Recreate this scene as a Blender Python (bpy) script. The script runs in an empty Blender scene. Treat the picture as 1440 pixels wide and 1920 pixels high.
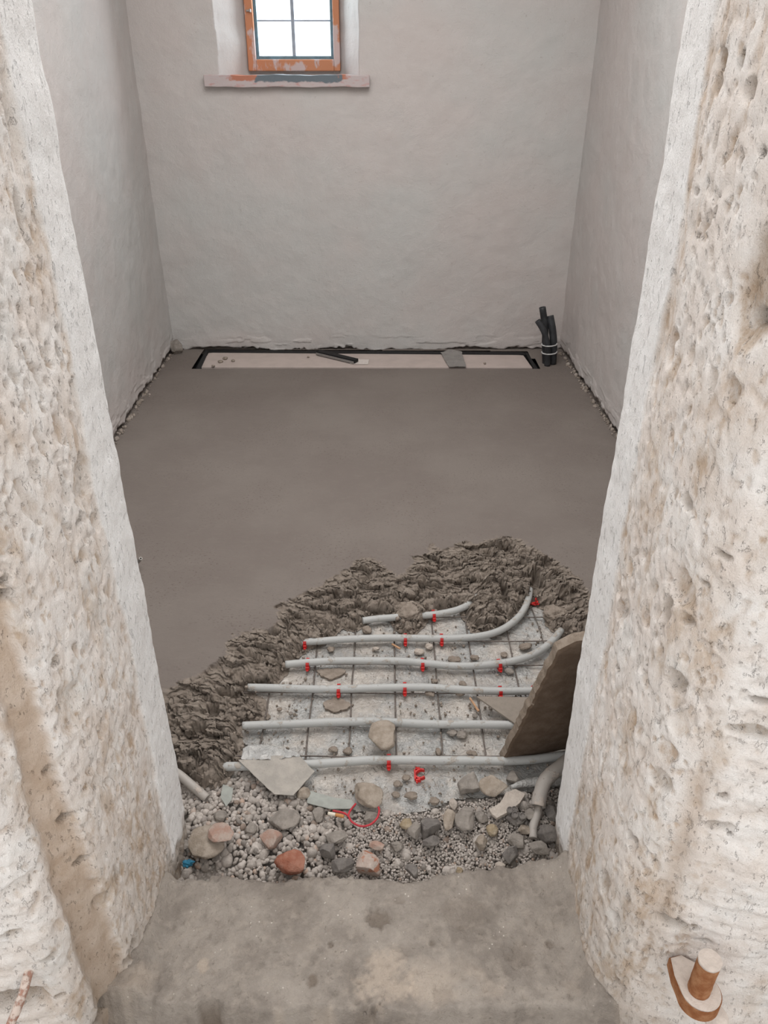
import bpy, bmesh, math, random
import numpy as np
from mathutils import Vector, Matrix

# ------------------------------------------------------------------ camera, world, lights, exposure
C = bpy.context.scene
COL = C.collection
TH = math.radians(29.85)
F = 1450.0
CAMH = 1.30
cam_d = bpy.data.cameras.new('camera')
cam_d.sensor_fit = 'VERTICAL'
cam_d.sensor_height = 36.0
cam_d.lens = F / 1920 * 36.0
cam_d.clip_start = 0.02
cam = bpy.data.objects.new('camera', cam_d)
cam.location = (0, 0, CAMH)
cam.rotation_euler = (math.pi / 2 - TH, 0, 0)
COL.objects.link(cam)
C.camera = cam

w = bpy.data.worlds.new('overcast_daylight')
C.world = w
w.use_nodes = True
bg = w.node_tree.nodes['Background']
bg.inputs['Color'].default_value = (1.0, 0.985, 0.97, 1)
bg.inputs['Strength'].default_value = 1.05


def area(name, loc, rot, sx, sy, power, col):
    d = bpy.data.lights.new(name, 'AREA')
    d.shape = 'RECTANGLE'
    d.size, d.size_y = sx, sy
    d.energy = power
    d.color = col
    o = bpy.data.objects.new(name, d)
    o.location = loc
    o.rotation_euler = rot
    COL.objects.link(o)
    return o


# unseen fill light added to brighten the closet, and the daylight of its small window
area('unseen_fill_light', (-0.08, 2.15, 2.36), (0, 0, 0), 1.3, 1.9, 31, (1.0, 0.985, 0.975))
area('window_daylight', (-0.42, 4.42, 1.72), (-math.pi / 2, 0, 0), 0.62, 1.0, 22, (0.84, 0.94, 1.0))

C.view_settings.view_transform = 'Standard'
C.view_settings.look = 'None'
C.view_settings.gamma = 1
C.view_settings.use_curve_mapping = False
C.view_settings.exposure = 0.47
try:
    C.cycles.max_bounces = 8
    C.cycles.use_denoising = True
except Exception:
    pass

# ------------------------------------------------------------------ pixel helpers
ct, st = math.cos(TH), math.sin(TH)


def ray(px, py):
    a, b = (px - 720) / F, -(py - 960) / F
    return np.array([a, ct + b * st, -st + b * ct])


def U(px, py, z=0.0):
    d = ray(px, py)
    t = (z - CAMH) / d[2]
    return np.array([d[0] * t, d[1] * t, z])


def W(px, py, y):
    d = ray(px, py)
    t = y / d[1]
    return np.array([d[0] * t, y, CAMH + d[2] * t])


# ------------------------------------------------------------------ numpy noise
def _h(ix, iy, iz, seed):
    h = (ix.astype(np.int64) * 374761393 + iy.astype(np.int64) * 668265263 + iz.astype(np.int64) * 2147483647 + seed * 974634777) & 0xffffffff
    h = ((h ^ (h >> 13)) * 1274126177) & 0xffffffff
    h = ((h ^ (h >> 16)) * 2246822519) & 0xffffffff
    h = h ^ (h >> 15)
    return (h & 0xffffff) / float(0xffffff)


def vnoise(x, y, z, seed=0):
    ix, iy, iz = np.floor(x), np.floor(y), np.floor(z)
    fx, fy, fz = x - ix, y - iy, z - iz
    u = fx * fx * fx * (fx * (fx * 6 - 15) + 10)
    v = fy * fy * fy * (fy * (fy * 6 - 15) + 10)
    q = fz * fz * fz * (fz * (fz * 6 - 15) + 10)
    r = 0
    for a in (0, 1):
        for b in (0, 1):
            for c in (0, 1):
                r = r + _h(ix + a, iy + b, iz + c, seed) * (u if a else 1 - u) * (v if b else 1 - v) * (q if c else 1 - q)
    return r * 2 - 1


def fbm(x, y, z, octv=4, seed=0, gain=0.5):
    x, y, z = np.broadcast_arrays(np.asarray(x, float), np.asarray(y, float), np.asarray(z, float))
    s, a, n = 0, 1.0, 0
    for i in range(octv):
        k = 2.03 ** i
        s = s + a * vnoise(x * k + 17.3 * i, y * k + 9.1 * i, z * k + 3.7 * i, seed + i)
        n += a
        a *= gain
    return s / n


def worley(x, y, z, seed=0, three=True):
    x, y, z = np.broadcast_arrays(np.asarray(x, float), np.asarray(y, float), np.asarray(z, float))
    ix, iy, iz = np.floor(x), np.floor(y), np.floor(z)
    f1 = np.full(x.shape, 9.0)
    f2 = np.full(x.shape, 9.0)
    idv = np.zeros(x.shape)
    for a in (-1, 0, 1):
        for b in (-1, 0, 1):
            for c in ((-1, 0, 1) if three else (0,)):
                jx, jy, jz = ix + a, iy + b, iz + c
                px = jx + _h(jx, jy, jz, seed + 11)
                py = jy + _h(jx, jy, jz, seed + 23)
                pz = jz + _h(jx, jy, jz, seed + 37) if three else z
                d = np.sqrt((px - x) ** 2 + (py - y) ** 2 + (pz - z) ** 2)
                hid = _h(jx, jy, jz, seed + 51)
                closer = d < f1
                f2 = np.where(closer, f1, np.minimum(f2, d))
                idv = np.where(closer, hid, idv)
                f1 = np.where(closer, d, f1)
    return f1, f2, idv


def sm(a, b, x):
    t = np.clip((x - a) / (b - a), 0, 1)
    return t * t * (3 - 2 * t)


def seg_dist(X, Y, pts, closed=False):
    d = np.full(X.shape, 1e9)
    n = len(pts)
    for i in range(n if closed else n - 1):
        ax, ay = pts[i][0], pts[i][1]
        bx, by = pts[(i + 1) % n][0], pts[(i + 1) % n][1]
        L = (bx - ax) ** 2 + (by - ay) ** 2 + 1e-12
        t = np.clip(((X - ax) * (bx - ax) + (Y - ay) * (by - ay)) / L, 0, 1)
        d = np.minimum(d, (X - ax - t * (bx - ax)) ** 2 + (Y - ay - t * (by - ay)) ** 2)
    return np.sqrt(d)


def inside(X, Y, pts):
    r = np.zeros(X.shape, bool)
    n = len(pts)
    j = n - 1
    for i in range(n):
        xi, yi, xj, yj = pts[i][0], pts[i][1], pts[j][0], pts[j][1]
        if yi != yj:
            c = ((yi > Y) != (yj > Y)) & (X < (xj - xi) * (Y - yi) / (yj - yi) + xi)
            r ^= c
        j = i
    return r


def axis(*segs):
    """segs: (start, end, step) pieces of a non-uniform coordinate axis"""
    out = []
    for a, b, s in segs:
        n = max(1, int(round((b - a) / s)))
        out.extend(list(np.linspace(a, b, n, endpoint=False)))
    out.append(segs[-1][1])
    return np.array(out)


# ------------------------------------------------------------------ mesh helpers
def mesh_np(name, verts, faces, mat, parent=None, smooth=True, attrs=None):
    me = bpy.data.meshes.new(name)
    verts = np.asarray(verts, dtype=np.float32)
    faces = np.asarray(faces, dtype=np.int32)
    k = faces.shape[1]
    me.vertices.add(len(verts))
    me.vertices.foreach_set('co', verts.ravel())
    me.loops.add(faces.size)
    me.loops.foreach_set('vertex_index', faces.ravel())
    me.polygons.add(len(faces))
    me.polygons.foreach_set('loop_start', np.arange(0, faces.size, k, dtype=np.int32))
    me.polygons.foreach_set('loop_total', np.full(len(faces), k, dtype=np.int32))
    me.update(calc_edges=True)
    me.polygons.foreach_set('use_smooth', np.full(len(faces), smooth, dtype=bool))
    for an, av in (attrs or {}).items():
        at = me.attributes.new(an, 'FLOAT', 'POINT')
        at.data.foreach_set('value', np.asarray(av, dtype=np.float32).ravel())
    me.materials.append(mat)
    me.validate()
    o = bpy.data.objects.new(name, me)
    COL.objects.link(o)
    if parent is not None:
        o.parent = parent
    return o


def grid(name, X, Y, Z, mat, keep=None, parent=None, attrs=None, flip=False, smooth=True):
    n, m = X.shape
    idx = np.arange(n * m).reshape(n, m)
    q = np.stack([idx[:-1, :-1], idx[1:, :-1], idx[1:, 1:], idx[:-1, 1:]], -1)
    if keep is not None:
        kf = keep[:-1, :-1] & keep[1:, :-1] & keep[1:, 1:] & keep[:-1, 1:]
        q = q[kf]
    q = q.reshape(-1, 4)
    if flip:
        q = q[:, ::-1]
    V = np.stack([X.ravel(), Y.ravel(), Z.ravel()], -1)
    used = np.zeros(len(V), bool)
    used[q.ravel()] = True
    remap = np.cumsum(used) - 1
    at = {k: np.asarray(v).ravel()[used] for k, v in (attrs or {}).items()}
    return mesh_np(name, V[used], remap[q], mat, parent, smooth, at)


def tag(o, label=None, cat=None, group=None, kind=None):
    if label: o['label'] = label
    if cat: o['category'] = cat
    if group: o['group'] = group
    if kind: o['kind'] = kind
    return o


def empty(name, loc, label=None, cat=None, group=None, kind=None):
    o = bpy.data.objects.new(name, None)
    o.location = loc
    o.empty_display_size = 0.02
    COL.objects.link(o)
    return tag(o, label, cat, group, kind)


def from_bm(name, bm, mat, parent=None, smooth=False):
    me = bpy.data.meshes.new(name)
    bm.normal_update()
    bm.to_mesh(me)
    bm.free()
    me.materials.append(mat)
    if smooth:
        for p in me.polygons: p.use_smooth = True
    o = bpy.data.objects.new(name, me)
    COL.objects.link(o)
    if parent is not None: o.parent = parent
    return o


def box_bm(bm, c, s, bevel=0.0, rot=None):
    g = bmesh.ops.create_cube(bm, size=1.0)
    vs = g['verts']
    for v in vs:
        v.co = Vector((v.co.x * s[0], v.co.y * s[1], v.co.z * s[2]))
    if bevel > 0:
        es = list({e for v in vs for e in v.link_edges})
        r = bmesh.ops.bevel(bm, geom=es, offset=bevel, segments=2, affect='EDGES', profile=0.5)
        vs = list({v for f in r['faces'] for v in f.verts} | {v for v in vs if v.is_valid})
    for v in vs:
        p = v.co
        if rot is not None: p = rot @ p
        v.co = p + Vector(c)
    return vs


def box(name, c, s, mat, parent=None, bevel=0.0, rot=None):
    bm = bmesh.new()
    box_bm(bm, c, s, bevel, rot)
    return from_bm(name, bm, mat, parent)


def smooth_path(pts, n=6):
    P = [np.array(p, float) for p in pts]
    if len(P) < 3: n = max(n, 2)
    out = []
    for i in range(len(P) - 1):
        p0 = P[max(i - 1, 0)]; p1 = P[i]; p2 = P[i + 1]; p3 = P[min(i + 2, len(P) - 1)]
        for k in range(n):
            t = k / n
            out.append(0.5 * ((2 * p1) + (-p0 + p2) * t + (2 * p0 - 5 * p1 + 4 * p2 - p3) * t * t + (-p0 + 3 * p1 - 3 * p2 + p3) * t ** 3))
    out.append(P[-1])
    return np.array(out)


def tube(name, pts, r, mat, parent=None, sides=14, n=6, cap=True, rough=0.0, seed=0, hollow=0.0, smooth=True):
    P = smooth_path(pts, n)
    N = len(P)
    r = np.interp(np.linspace(0, 1, N), np.linspace(0, 1, len(np.atleast_1d(r))), np.atleast_1d(r)) if not np.isscalar(r) else np.full(N, r)
    T = np.gradient(P, axis=0)
    T /= np.linalg.norm(T, axis=1)[:, None] + 1e-12
    up = np.array([0, 0, 1.0]) if abs(T[0][2]) < 0.9 else np.array([0, 1.0, 0])
    V = []
    u = np.cross(T[0], up); u /= np.linalg.norm(u)
    for i in range(N):
        u = u - T[i] * np.dot(u, T[i]); u /= np.linalg.norm(u)
        v = np.cross(T[i], u)
        for k in range(sides):
            a = 2 * math.pi * k / sides
            V.append(P[i] + r[i] * (math.cos(a) * u + math.sin(a) * v))
    V = np.array(V)
    if rough > 0:
        c = np.repeat(P, sides, axis=0)
        nn = fbm(V[:, 0] / (rough * 6), V[:, 1] / (rough * 6), V[:, 2] / (rough * 6), 3, seed)
        V = c + (V - c) * (1 + nn * rough / np.repeat(r, sides))[:, None]
    fs = []
    for i in range(N - 1):
        for k in range(sides):
            a, b = i * sides + k, i * sides + (k + 1) % sides
            fs.append((a, b, b + sides, a + sides))
    bm = bmesh.new()
    bv = [bm.verts.new(p) for p in V]
    for f in fs:
        ff = bm.faces.new([bv[j] for j in f]); ff.smooth = smooth
    if cap:
        if hollow > 0:
            for end, i0, sgn in ((0, 0, 1), (1, (N - 1) * sides, -1)):
                cen = P[0] if end == 0 else P[-1]
                ax = T[0] if end == 0 else -T[-1]
                r1 = [bm.verts.new(cen + (V[i0 + k] - cen) * hollow) for k in range(sides)]
                r2 = [bm.verts.new(cen + (V[i0 + k] - cen) * hollow + ax * r[0] * 2.5) for k in range(sides)]
                for k in range(sides):
                    j = (k + 1) % sides
                    bm.faces.new((bv[i0 + k], bv[i0 + j], r1[j], r1[k]))
                    bm.faces.new((r1[k], r1[j], r2[j], r2[k]))
                bm.faces.new(r2)
        else:
            bm.faces.new([bv[k] for k in range(sides)][::-1])
            bm.faces.new([bv[(N - 1) * sides + k] for k in range(sides)])
    bmesh.ops.recalc_face_normals(bm, faces=bm.faces)
    return from_bm(name, bm, mat, parent)


_ico = {}


def ico(sub):
    if sub not in _ico:
        bm = bmesh.new()
        bmesh.ops.create_icosphere(bm, subdivisions=sub, radius=1.0)
        V = np.array([v.co[:] for v in bm.verts])
        Fc = np.array([[v.index for v in f.verts] for f in bm.faces])
        bm.free()
        _ico[sub] = (V, Fc)
    return _ico[sub]


def rock_verts(size, seed, ang=0.6, sub=4, cuts=12, rough=0.06):
    rs = np.random.RandomState(seed)
    V = ico(sub)[0].copy()
    if ang > 0:
        for i in range(cuts):
            n = rs.normal(size=3); n /= np.linalg.norm(n)
            d = 1 - ang * rs.uniform(0.25, 0.62)
            k = V @ n - d
            V = V - np.where(k > 0, k, 0)[:, None] * n
    f = 1 + rough * 1.6 * fbm(V[:, 0] * 1.4 + seed, V[:, 1] * 1.4, V[:, 2] * 1.4, 4, seed) + rough * 0.6 * fbm(V[:, 0] * 6 + seed, V[:, 1] * 6, V[:, 2] * 6, 3, seed + 5)
    V = V * f[:, None]
    ex = V.max(0) - V.min(0)
    V = (V - (V.max(0) + V.min(0)) / 2) / ex
    a = rs.uniform(-0.35, 0.35)
    V = V * np.array(size)
    R = np.array([[math.cos(a), -math.sin(a), 0], [math.sin(a), math.cos(a), 0], [0, 0, 1]])
    return V @ R.T


def rock(name, loc, size, seed, mat, ang=0.6, sub=4, cuts=12, rough=0.06, smooth=True, parent=None):
    V = rock_verts(size, seed, ang, sub, cuts, rough)
    o = mesh_np(name, V, ico(sub)[1], mat, parent, smooth)
    o.location = loc
    return o


# ------------------------------------------------------------------ materials
class NT:
    def __init__(s, name):
        s.m = bpy.data.materials.new(name)
        s.m.use_nodes = True
        s.t = s.m.node_tree
        s.p = s.t.nodes['Principled BSDF']
        s.out = s.t.nodes['Material Output']
        s.co = s.t.nodes.new('ShaderNodeTexCoord').outputs['Object']
        s.h = None

    def mapped(s, scale=(1, 1, 1), world=False):
        n = s.t.nodes.new('ShaderNodeMapping')
        n.inputs['Scale'].default_value = scale
        s.t.links.new(s.co, n.inputs['Vector'])
        return n.outputs[0]

    def noise(s, scale, detail=4, rough=0.55, vec=None, dist=0.0):
        n = s.t.nodes.new('ShaderNodeTexNoise')
        n.inputs['Scale'].default_value = scale
        n.inputs['Detail'].default_value = detail
        n.inputs['Roughness'].default_value = rough
        n.inputs['Distortion'].default_value = dist
        s.t.links.new(vec or s.co, n.inputs['Vector'])
        return n.outputs['Fac']

    def vor(s, scale, feature='F1', vec=None, out='Distance', rnd=1.0):
        n = s.t.nodes.new('ShaderNodeTexVoronoi')
        n.feature = feature
        n.inputs['Scale'].default_value = scale
        n.inputs['Randomness'].default_value = rnd
        s.t.links.new(vec or s.co, n.inputs['Vector'])
        return n.outputs[out]

    def ramp(s, fac, a, b, inv=False):
        n = s.t.nodes.new('ShaderNodeMapRange')
        n.interpolation_type = 'SMOOTHSTEP'
        n.inputs['From Min'].default_value = a
        n.inputs['From Max'].default_value = b
        n.inputs['To Min'].default_value = 1 if inv else 0
        n.inputs['To Max'].default_value = 0 if inv else 1
        s.t.links.new(fac, n.inputs['Value'])
        return n.outputs[0]

    def math(s, op, a, b):
        n = s.t.nodes.new('ShaderNodeMath'); n.operation = op
        for i, v in enumerate((a, b)):
            if isinstance(v, (int, float)): n.inputs[i].default_value = v
            else: s.t.links.new(v, n.inputs[i])
        return n.outputs[0]

    def mix(s, fac, a, b, mode='MIX'):
        n = s.t.nodes.new('ShaderNodeMix'); n.data_type = 'RGBA'; n.blend_type = mode
        ins = [i for i in n.inputs if i.type == 'RGBA']
        if isinstance(fac, (int, float)): n.inputs[0].default_value = fac
        else: s.t.links.new(fac, n.inputs[0])
        for i, v in zip(ins, (a, b)):
            if isinstance(v, tuple): i.default_value = (*v[:3], 1)
            else: s.t.links.new(v, i)
        return [o for o in n.outputs if o.type == 'RGBA'][0]

    def attr(s, name):
        n = s.t.nodes.new('ShaderNodeAttribute'); n.attribute_name = name
        return n.outputs['Fac']

    def island(s):
        return s.t.nodes.new('ShaderNodeNewGeometry').outputs['Random Per Island']

    def objrand(s):
        return s.t.nodes.new('ShaderNodeObjectInfo').outputs['Random']

    def bump(s, fac, dist, strength=1.0):
        n = s.t.nodes.new('ShaderNodeBump')
        n.inputs['Strength'].default_value = strength
        n.inputs['Distance'].default_value = dist
        s.t.links.new(fac, n.inputs['Height'])
        if s.h is not None: s.t.links.new(s.h, n.inputs['Normal'])
        s.h = n.outputs[0]

    def done(s, col, rough=0.9, spec=0.25, metal=0.0, coat=0.0):
        if isinstance(col, tuple): s.p.inputs['Base Color'].default_value = (*col[:3], 1)
        else: s.t.links.new(col, s.p.inputs['Base Color'])
        if isinstance(rough, (int, float)): s.p.inputs['Roughness'].default_value = rough
        else: s.t.links.new(rough, s.p.inputs['Roughness'])
        s.p.inputs['Specular IOR Level'].default_value = spec
        s.p.inputs['Metallic'].default_value = metal
        s.p.inputs['Coat Weight'].default_value = coat
        if s.h is not None: s.t.links.new(s.h, s.p.inputs['Normal'])
        return s.m


def srgb(r, g, b):
    f = lambda c: (c / 255 / 12.92) if c / 255 <= 0.04045 else ((c / 255 + 0.055) / 1.055) ** 2.4
    return (f(r), f(g), f(b))


def m_plaster():
    k = NT('lime_plaster')
    a = k.ramp(k.noise(1.6, 5, 0.6), 0.35, 0.68)
    col = k.mix(a, (0.53, 0.485, 0.465), (0.51, 0.505, 0.49))
    b = k.ramp(k.noise(9, 5, 0.6), 0.35, 0.75)
    col = k.mix(k.math('MULTIPLY', b, 0.35), col, (0.58, 0.55, 0.53))
    sp = k.ramp(k.noise(55, 3, 0.5), 0.68, 0.78)
    col = k.mix(k.math('MULTIPLY', sp, 0.4), col, (0.33, 0.29, 0.26))
    col = k.mix(k.attr('dirt_shade'), col, (0.20, 0.165, 0.14))
    k.bump(k.noise(28, 6, 0.6), 0.0035)
    k.bump(k.noise(260, 4, 0.6), 0.0016)
    k.bump(k.noise(5, 3, 0.5), 0.006)
    return k.done(col, 0.95, 0.15)


def m_stone():
    k = NT('limewashed_stone')
    wash = k.mix(k.ramp(k.noise(14, 5, 0.6), 0.35, 0.7), (0.77, 0.705, 0.655), (0.86, 0.835, 0.81))
    tan = k.mix(k.ramp(k.noise(30, 4, 0.6), 0.35, 0.7), (0.50, 0.38, 0.28), (0.62, 0.52, 0.43))
    v = k.mapped((1, 1, 0.45))
    n2 = k.ramp(k.noise(42, 6, 0.65, v), 0.44, 0.62)
    t = k.math('MULTIPLY', k.attr('tan'), k.math('ADD', k.math('MULTIPLY', n2, 0.75), 0.25))
    col = k.mix(t, wash, tan)
    grey = k.ramp(k.noise(7, 4, 0.6), 0.56, 0.72)
    col = k.mix(k.math('MULTIPLY', grey, 0.35), col, (0.64, 0.63, 0.61))
    col = k.mix(k.attr('fold'), col, k.mix(k.ramp(k.noise(26, 5, 0.6), 0.3, 0.7), (0.46, 0.345, 0.255), (0.60, 0.49, 0.40)))
    col = k.mix(k.attr('dirt_shade'), col, (0.27, 0.225, 0.18))
    sp = k.ramp(k.noise(120, 2, 0.5), 0.71, 0.77)
    col = k.mix(k.math('MULTIPLY', sp, 0.45), col, (0.30, 0.25, 0.20))
    plas = k.mix(k.ramp(k.noise(24, 5, 0.6), 0.35, 0.7), (0.83, 0.82, 0.81), (0.89, 0.89, 0.885))
    sp2 = k.ramp(k.noise(170, 2, 0.5), 0.70, 0.8)
    plas = k.mix(k.math('MULTIPLY', sp2, 0.35), plas, (0.42, 0.38, 0.35))
    col = k.mix(k.attr('plaster'), col, plas)
    k.bump(k.noise(90, 6, 0.7, v), 0.0042)
    k.bump(k.ramp(k.noise(150, 4, 0.6, v), 0.60, 0.68, True), 0.0016)
    k.bump(k.noise(420, 4, 0.6), 0.0012)
    return k.done(col, 0.92, 0.2)


def m_threshold():
    k = NT('worn_threshold_stone')
    a = k.ramp(k.noise(8, 6, 0.65), 0.35, 0.68)
    col = k.mix(a, (0.235, 0.205, 0.178), (0.37, 0.33, 0.29))
    b = k.ramp(k.noise(45, 4, 0.6), 0.45, 0.7)
    col = k.mix(k.math('MULTIPLY', b, 0.5), col, (0.40, 0.35, 0.30))
    sp = k.ramp(k.noise(130, 2, 0.5), 0.66, 0.74)
    col = k.mix(k.math('MULTIPLY', sp, 0.6), col, (0.19, 0.165, 0.14))
    wv = k.ramp(k.vor(85), 0.05, 0.16, True)
    wv = k.math('MULTIPLY', wv, k.ramp(k.noise(16, 2, 0.5), 0.52, 0.66))
    col = k.mix(k.math('MULTIPLY', wv, 0.9), col, (0.66, 0.61, 0.55))
    col = k.mix(k.attr('tan'), col, (0.50, 0.42, 0.345))
    col = k.mix(k.attr('dirt_shade'), col, (0.19, 0.155, 0.125))
    k.bump(k.noise(60, 6, 0.7), 0.007)
    k.bump(k.noise(320, 4, 0.6), 0.0012)
    return k.done(col, 0.9, 0.2)


def m_screed():
    k = NT('fresh_screed')
    a = k.ramp(k.noise(2.2, 5, 0.6), 0.35, 0.68)
    sm_c = k.mix(a, (0.170, 0.144, 0.128), (0.196, 0.170, 0.151))
    v = k.mapped((1, 1.6, 1))
    streak = k.ramp(k.noise(26, 5, 0.6, v, 0.6), 0.5, 0.72)
    sm_c = k.mix(k.math('MULTIPLY', streak, 0.25), sm_c, (0.215, 0.187, 0.165))
    sp = k.ramp(k.noise(110, 3, 0.6, v), 0.60, 0.66)
    sp = k.math('MULTIPLY', sp, k.ramp(k.noise(3.4, 3, 0.5), 0.40, 0.62))
    sm_c = k.mix(k.math('MULTIPLY', sp, 0.8), sm_c, (0.10, 0.078, 0.066))
    rg = k.mix(k.ramp(k.noise(45, 5, 0.6), 0.35, 0.7), (0.235, 0.195, 0.160), (0.335, 0.285, 0.24))
    col = k.mix(k.attr('rough'), sm_c, rg)
    k.bump(k.noise(140, 5, 0.6), 0.0016)
    hgt = k.math('MULTIPLY', k.attr('rough'), k.noise(230, 5, 0.7, None, 0.8))
    k.bump(hgt, 0.0028)
    k.bump(k.noise(14, 4, 0.55, v), 0.003)
    return k.done(col, 0.85, 0.3)


def m_mortar():
    k = NT('crumbled_mortar')
    rg = k.mix(k.ramp(k.noise(45, 5, 0.6), 0.35, 0.7), (0.235, 0.195, 0.160), (0.335, 0.285, 0.24))
    k.bump(k.noise(160, 5, 0.6), 0.003)
    return k.done(rg, 0.88, 0.25)


def m_rock(name, c1, c2, scale=40, bumpd=0.003, c3=None):
    k = NT(name)
    col = k.mix(k.ramp(k.noise(scale, 5, 0.65), 0.36, 0.66), c1, c2)
    col = k.mix(k.math('MULTIPLY', k.ramp(k.noise(scale * 4, 3, 0.6), 0.6, 0.74), 0.5), col, tuple(x * 0.55 for x in c1))
    if c3: col = k.mix(k.ramp(k.noise(scale * 0.9, 3, 0.6, k.mapped((1, 1, 2))), 0.50, 0.60), col, c3)
    k.bump(k.noise(scale * 5, 5, 0.65), bumpd)
    return k.done(col, 0.92, 0.2)


def m_pebble(name, kind):
    k = NT(name)
    r = k.island() if kind == 'island' else k.objrand()
    col = k.mix(k.ramp(r, 0.0, 1.0), (0.35, 0.315, 0.285), (0.58, 0.53, 0.49))
    col = k.mix(k.ramp(r, 0.93, 0.97), col, (0.46, 0.34, 0.27))
    col = k.mix(k.ramp(k.noise(160, 4, 0.6), 0.4, 0.7), col, (0.46, 0.415, 0.375))
    k.bump(k.noise(450, 3, 0.6), 0.0012)
    return k.done(col, 0.93, 0.2)


def m_film(name, t0=0.2):
    k = NT(name)
    col = k.mix(k.ramp(k.noise(11, 5, 0.6), 0.4, 0.62), (0.45, 0.45, 0.435), (0.57, 0.525, 0.475))
    dust = k.ramp(k.noise(50, 5, 0.65), 0.5, 0.68)
    col = k.mix(k.math('MULTIPLY', dust, 0.6), col, (0.52, 0.465, 0.41))
    k.bump(k.noise(30, 4, 0.55, k.mapped((1, 1, 1)), 1.2), 0.013)
    k.bump(k.noise(90, 3, 0.5, None, 2.0), 0.004)
    k.done(col, 0.20, 0.9)
    tr = k.t.nodes.new('ShaderNodeBsdfTransparent')
    mx = k.t.nodes.new('ShaderNodeMixShader')
    f = k.math('MULTIPLY', k.ramp(k.noise(18, 4, 0.6), 0.4, 0.65, True), t0)
    k.t.links.new(f, mx.inputs[0])
    k.t.links.new(k.p.outputs[0], mx.inputs[1])
    k.t.links.new(tr.outputs[0], mx.inputs[2])
    k.t.links.new(mx.outputs[0], k.out.inputs['Surface'])
    return k.m


def m_pipe(name, base, dirt_shade=(0.36, 0.31, 0.26), amt=0.8):
    k = NT(name)
    d = k.ramp(k.noise(38, 5, 0.65), 0.56, 0.66)
    col = k.mix(k.math('MULTIPLY', d, amt), base, dirt_shade)
    sp = k.ramp(k.noise(150, 3, 0.6), 0.66, 0.72)
    col = k.mix(k.math('MULTIPLY', sp, 0.7), col, (0.20, 0.165, 0.135))
    k.bump(d, 0.0008)
    return k.done(col, 0.5, 0.4)


def m_simple(name, col, rough=0.6, spec=0.3, metal=0.0, var=0.15, scale=60, bump=0.0):
    k = NT(name)
    c = k.mix(k.ramp(k.noise(scale, 4, 0.6), 0.35, 0.7), col, tuple(min(1, x * (1 - var)) for x in col))
    if bump: k.bump(k.noise(scale * 3, 4, 0.6), bump)
    return k.done(c, rough, spec, metal)


def m_painted(name, under, paint, thr=(0.45, 0.55), scale=9, vec=(1, 1, 1), third=None):
    k = NT(name)
    v = k.mapped(vec)
    f = k.ramp(k.noise(scale, 5, 0.6, v), *thr)
    col = k.mix(f, under, paint)
    if third:
        a, (cx, sx), c = third
        sep = k.t.nodes.new('ShaderNodeSeparateXYZ'); k.t.links.new(k.co, sep.inputs[0])
    k.bump(f, 0.001)
    return k.done(col, 0.7, 0.3)


M_PL = m_plaster(); M_ST = m_stone(); M_TH = m_threshold(); M_SC = m_screed(); M_MO = m_mortar()
M_FILM = m_film('milky_plastic_film')
M_PIPE = m_pipe('grey_pipe_plastic', (0.43, 0.435, 0.425))
M_DPIPE = m_pipe('dusty_conduit', (0.40, 0.37, 0.34), (0.47, 0.41, 0.36), 1.0)
M_RED = m_simple('red_plastic', (0.62, 0.022, 0.02), 0.4, 0.5, var=0.3)
M_WIRE = m_simple('steel_wire', (0.20, 0.17, 0.15), 0.5, 0.4, 0.3, 0.5, 90)
M_GRAV = m_pebble('pebbles', 'island'); M_PEB = m_pebble('single_pebble', 'obj')

# ------------------------------------------------------------------ room shell
YB = 4.01       # back wall face
XL = lambda y: -1.085 - (y - 2.9) * 0.032
XR = lambda y: 0.95 - (y - 2.9) * 0.012
CEIL = 2.42


def crumble(u, z, seed):
    """broken lower edge of the plaster: recess depth and soiling just above the floor"""
    e = 0.022 + 0.018 * fbm(u / 0.09, 0, seed, 4, seed) + 0.012 * fbm(u / 0.02, z / 0.02, seed, 3, seed + 3)
    m = sm(e + 0.006, e - 0.006, z)
    flake = sm(0.02, 0.10, fbm(u / 0.11, z / 0.035, seed + 2, 4, seed + 7)) * sm(0.13, 0.05, z)
    return m, flake


def side_wall(name, fx, sgn, y0, y1, label, seed):
    ya = axis((y0, 2.6, 0.02), (2.6, y1, 0.0075))
    za = axis((-0.12, -0.02, 0.02), (-0.02, 0.16, 0.004), (0.16, 1.6, 0.014), (1.6, CEIL + 0.02, 0.05))
    Yg, Zg = np.meshgrid(ya, za, indexing='ij')
    base = fx(Yg)
    d = 0.010 * fbm(Yg / 0.5, Zg / 0.6, seed, 4, seed) + 0.0022 * fbm(Yg / 0.06, Zg / 0.06, seed, 3, seed + 1)
    m, fl = crumble(Yg, Zg, seed)
    d = d - m * 0.024 + fl * 0.003 + m * 0.012 * fbm(Yg / 0.018, Zg / 0.018, 1, 3, seed + 9)
    X = base + sgn * d
    return tag(grid(name, X, Yg, Zg, M_PL, attrs={'dirt_shade': np.clip(m * 0.9 + sm(0.5, 1, fl) * 0.0, 0, 1)}, flip=(sgn < 0)), label, 'wall', kind='structure')


side_wall('wall_left', XL, 1, 1.04, YB + 0.03, 'left limewashed plaster wall of the small room', 3)
side_wall('wall_right', XR, -1, 1.04, YB + 0.03, 'right limewashed plaster wall of the small room', 8)

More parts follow.
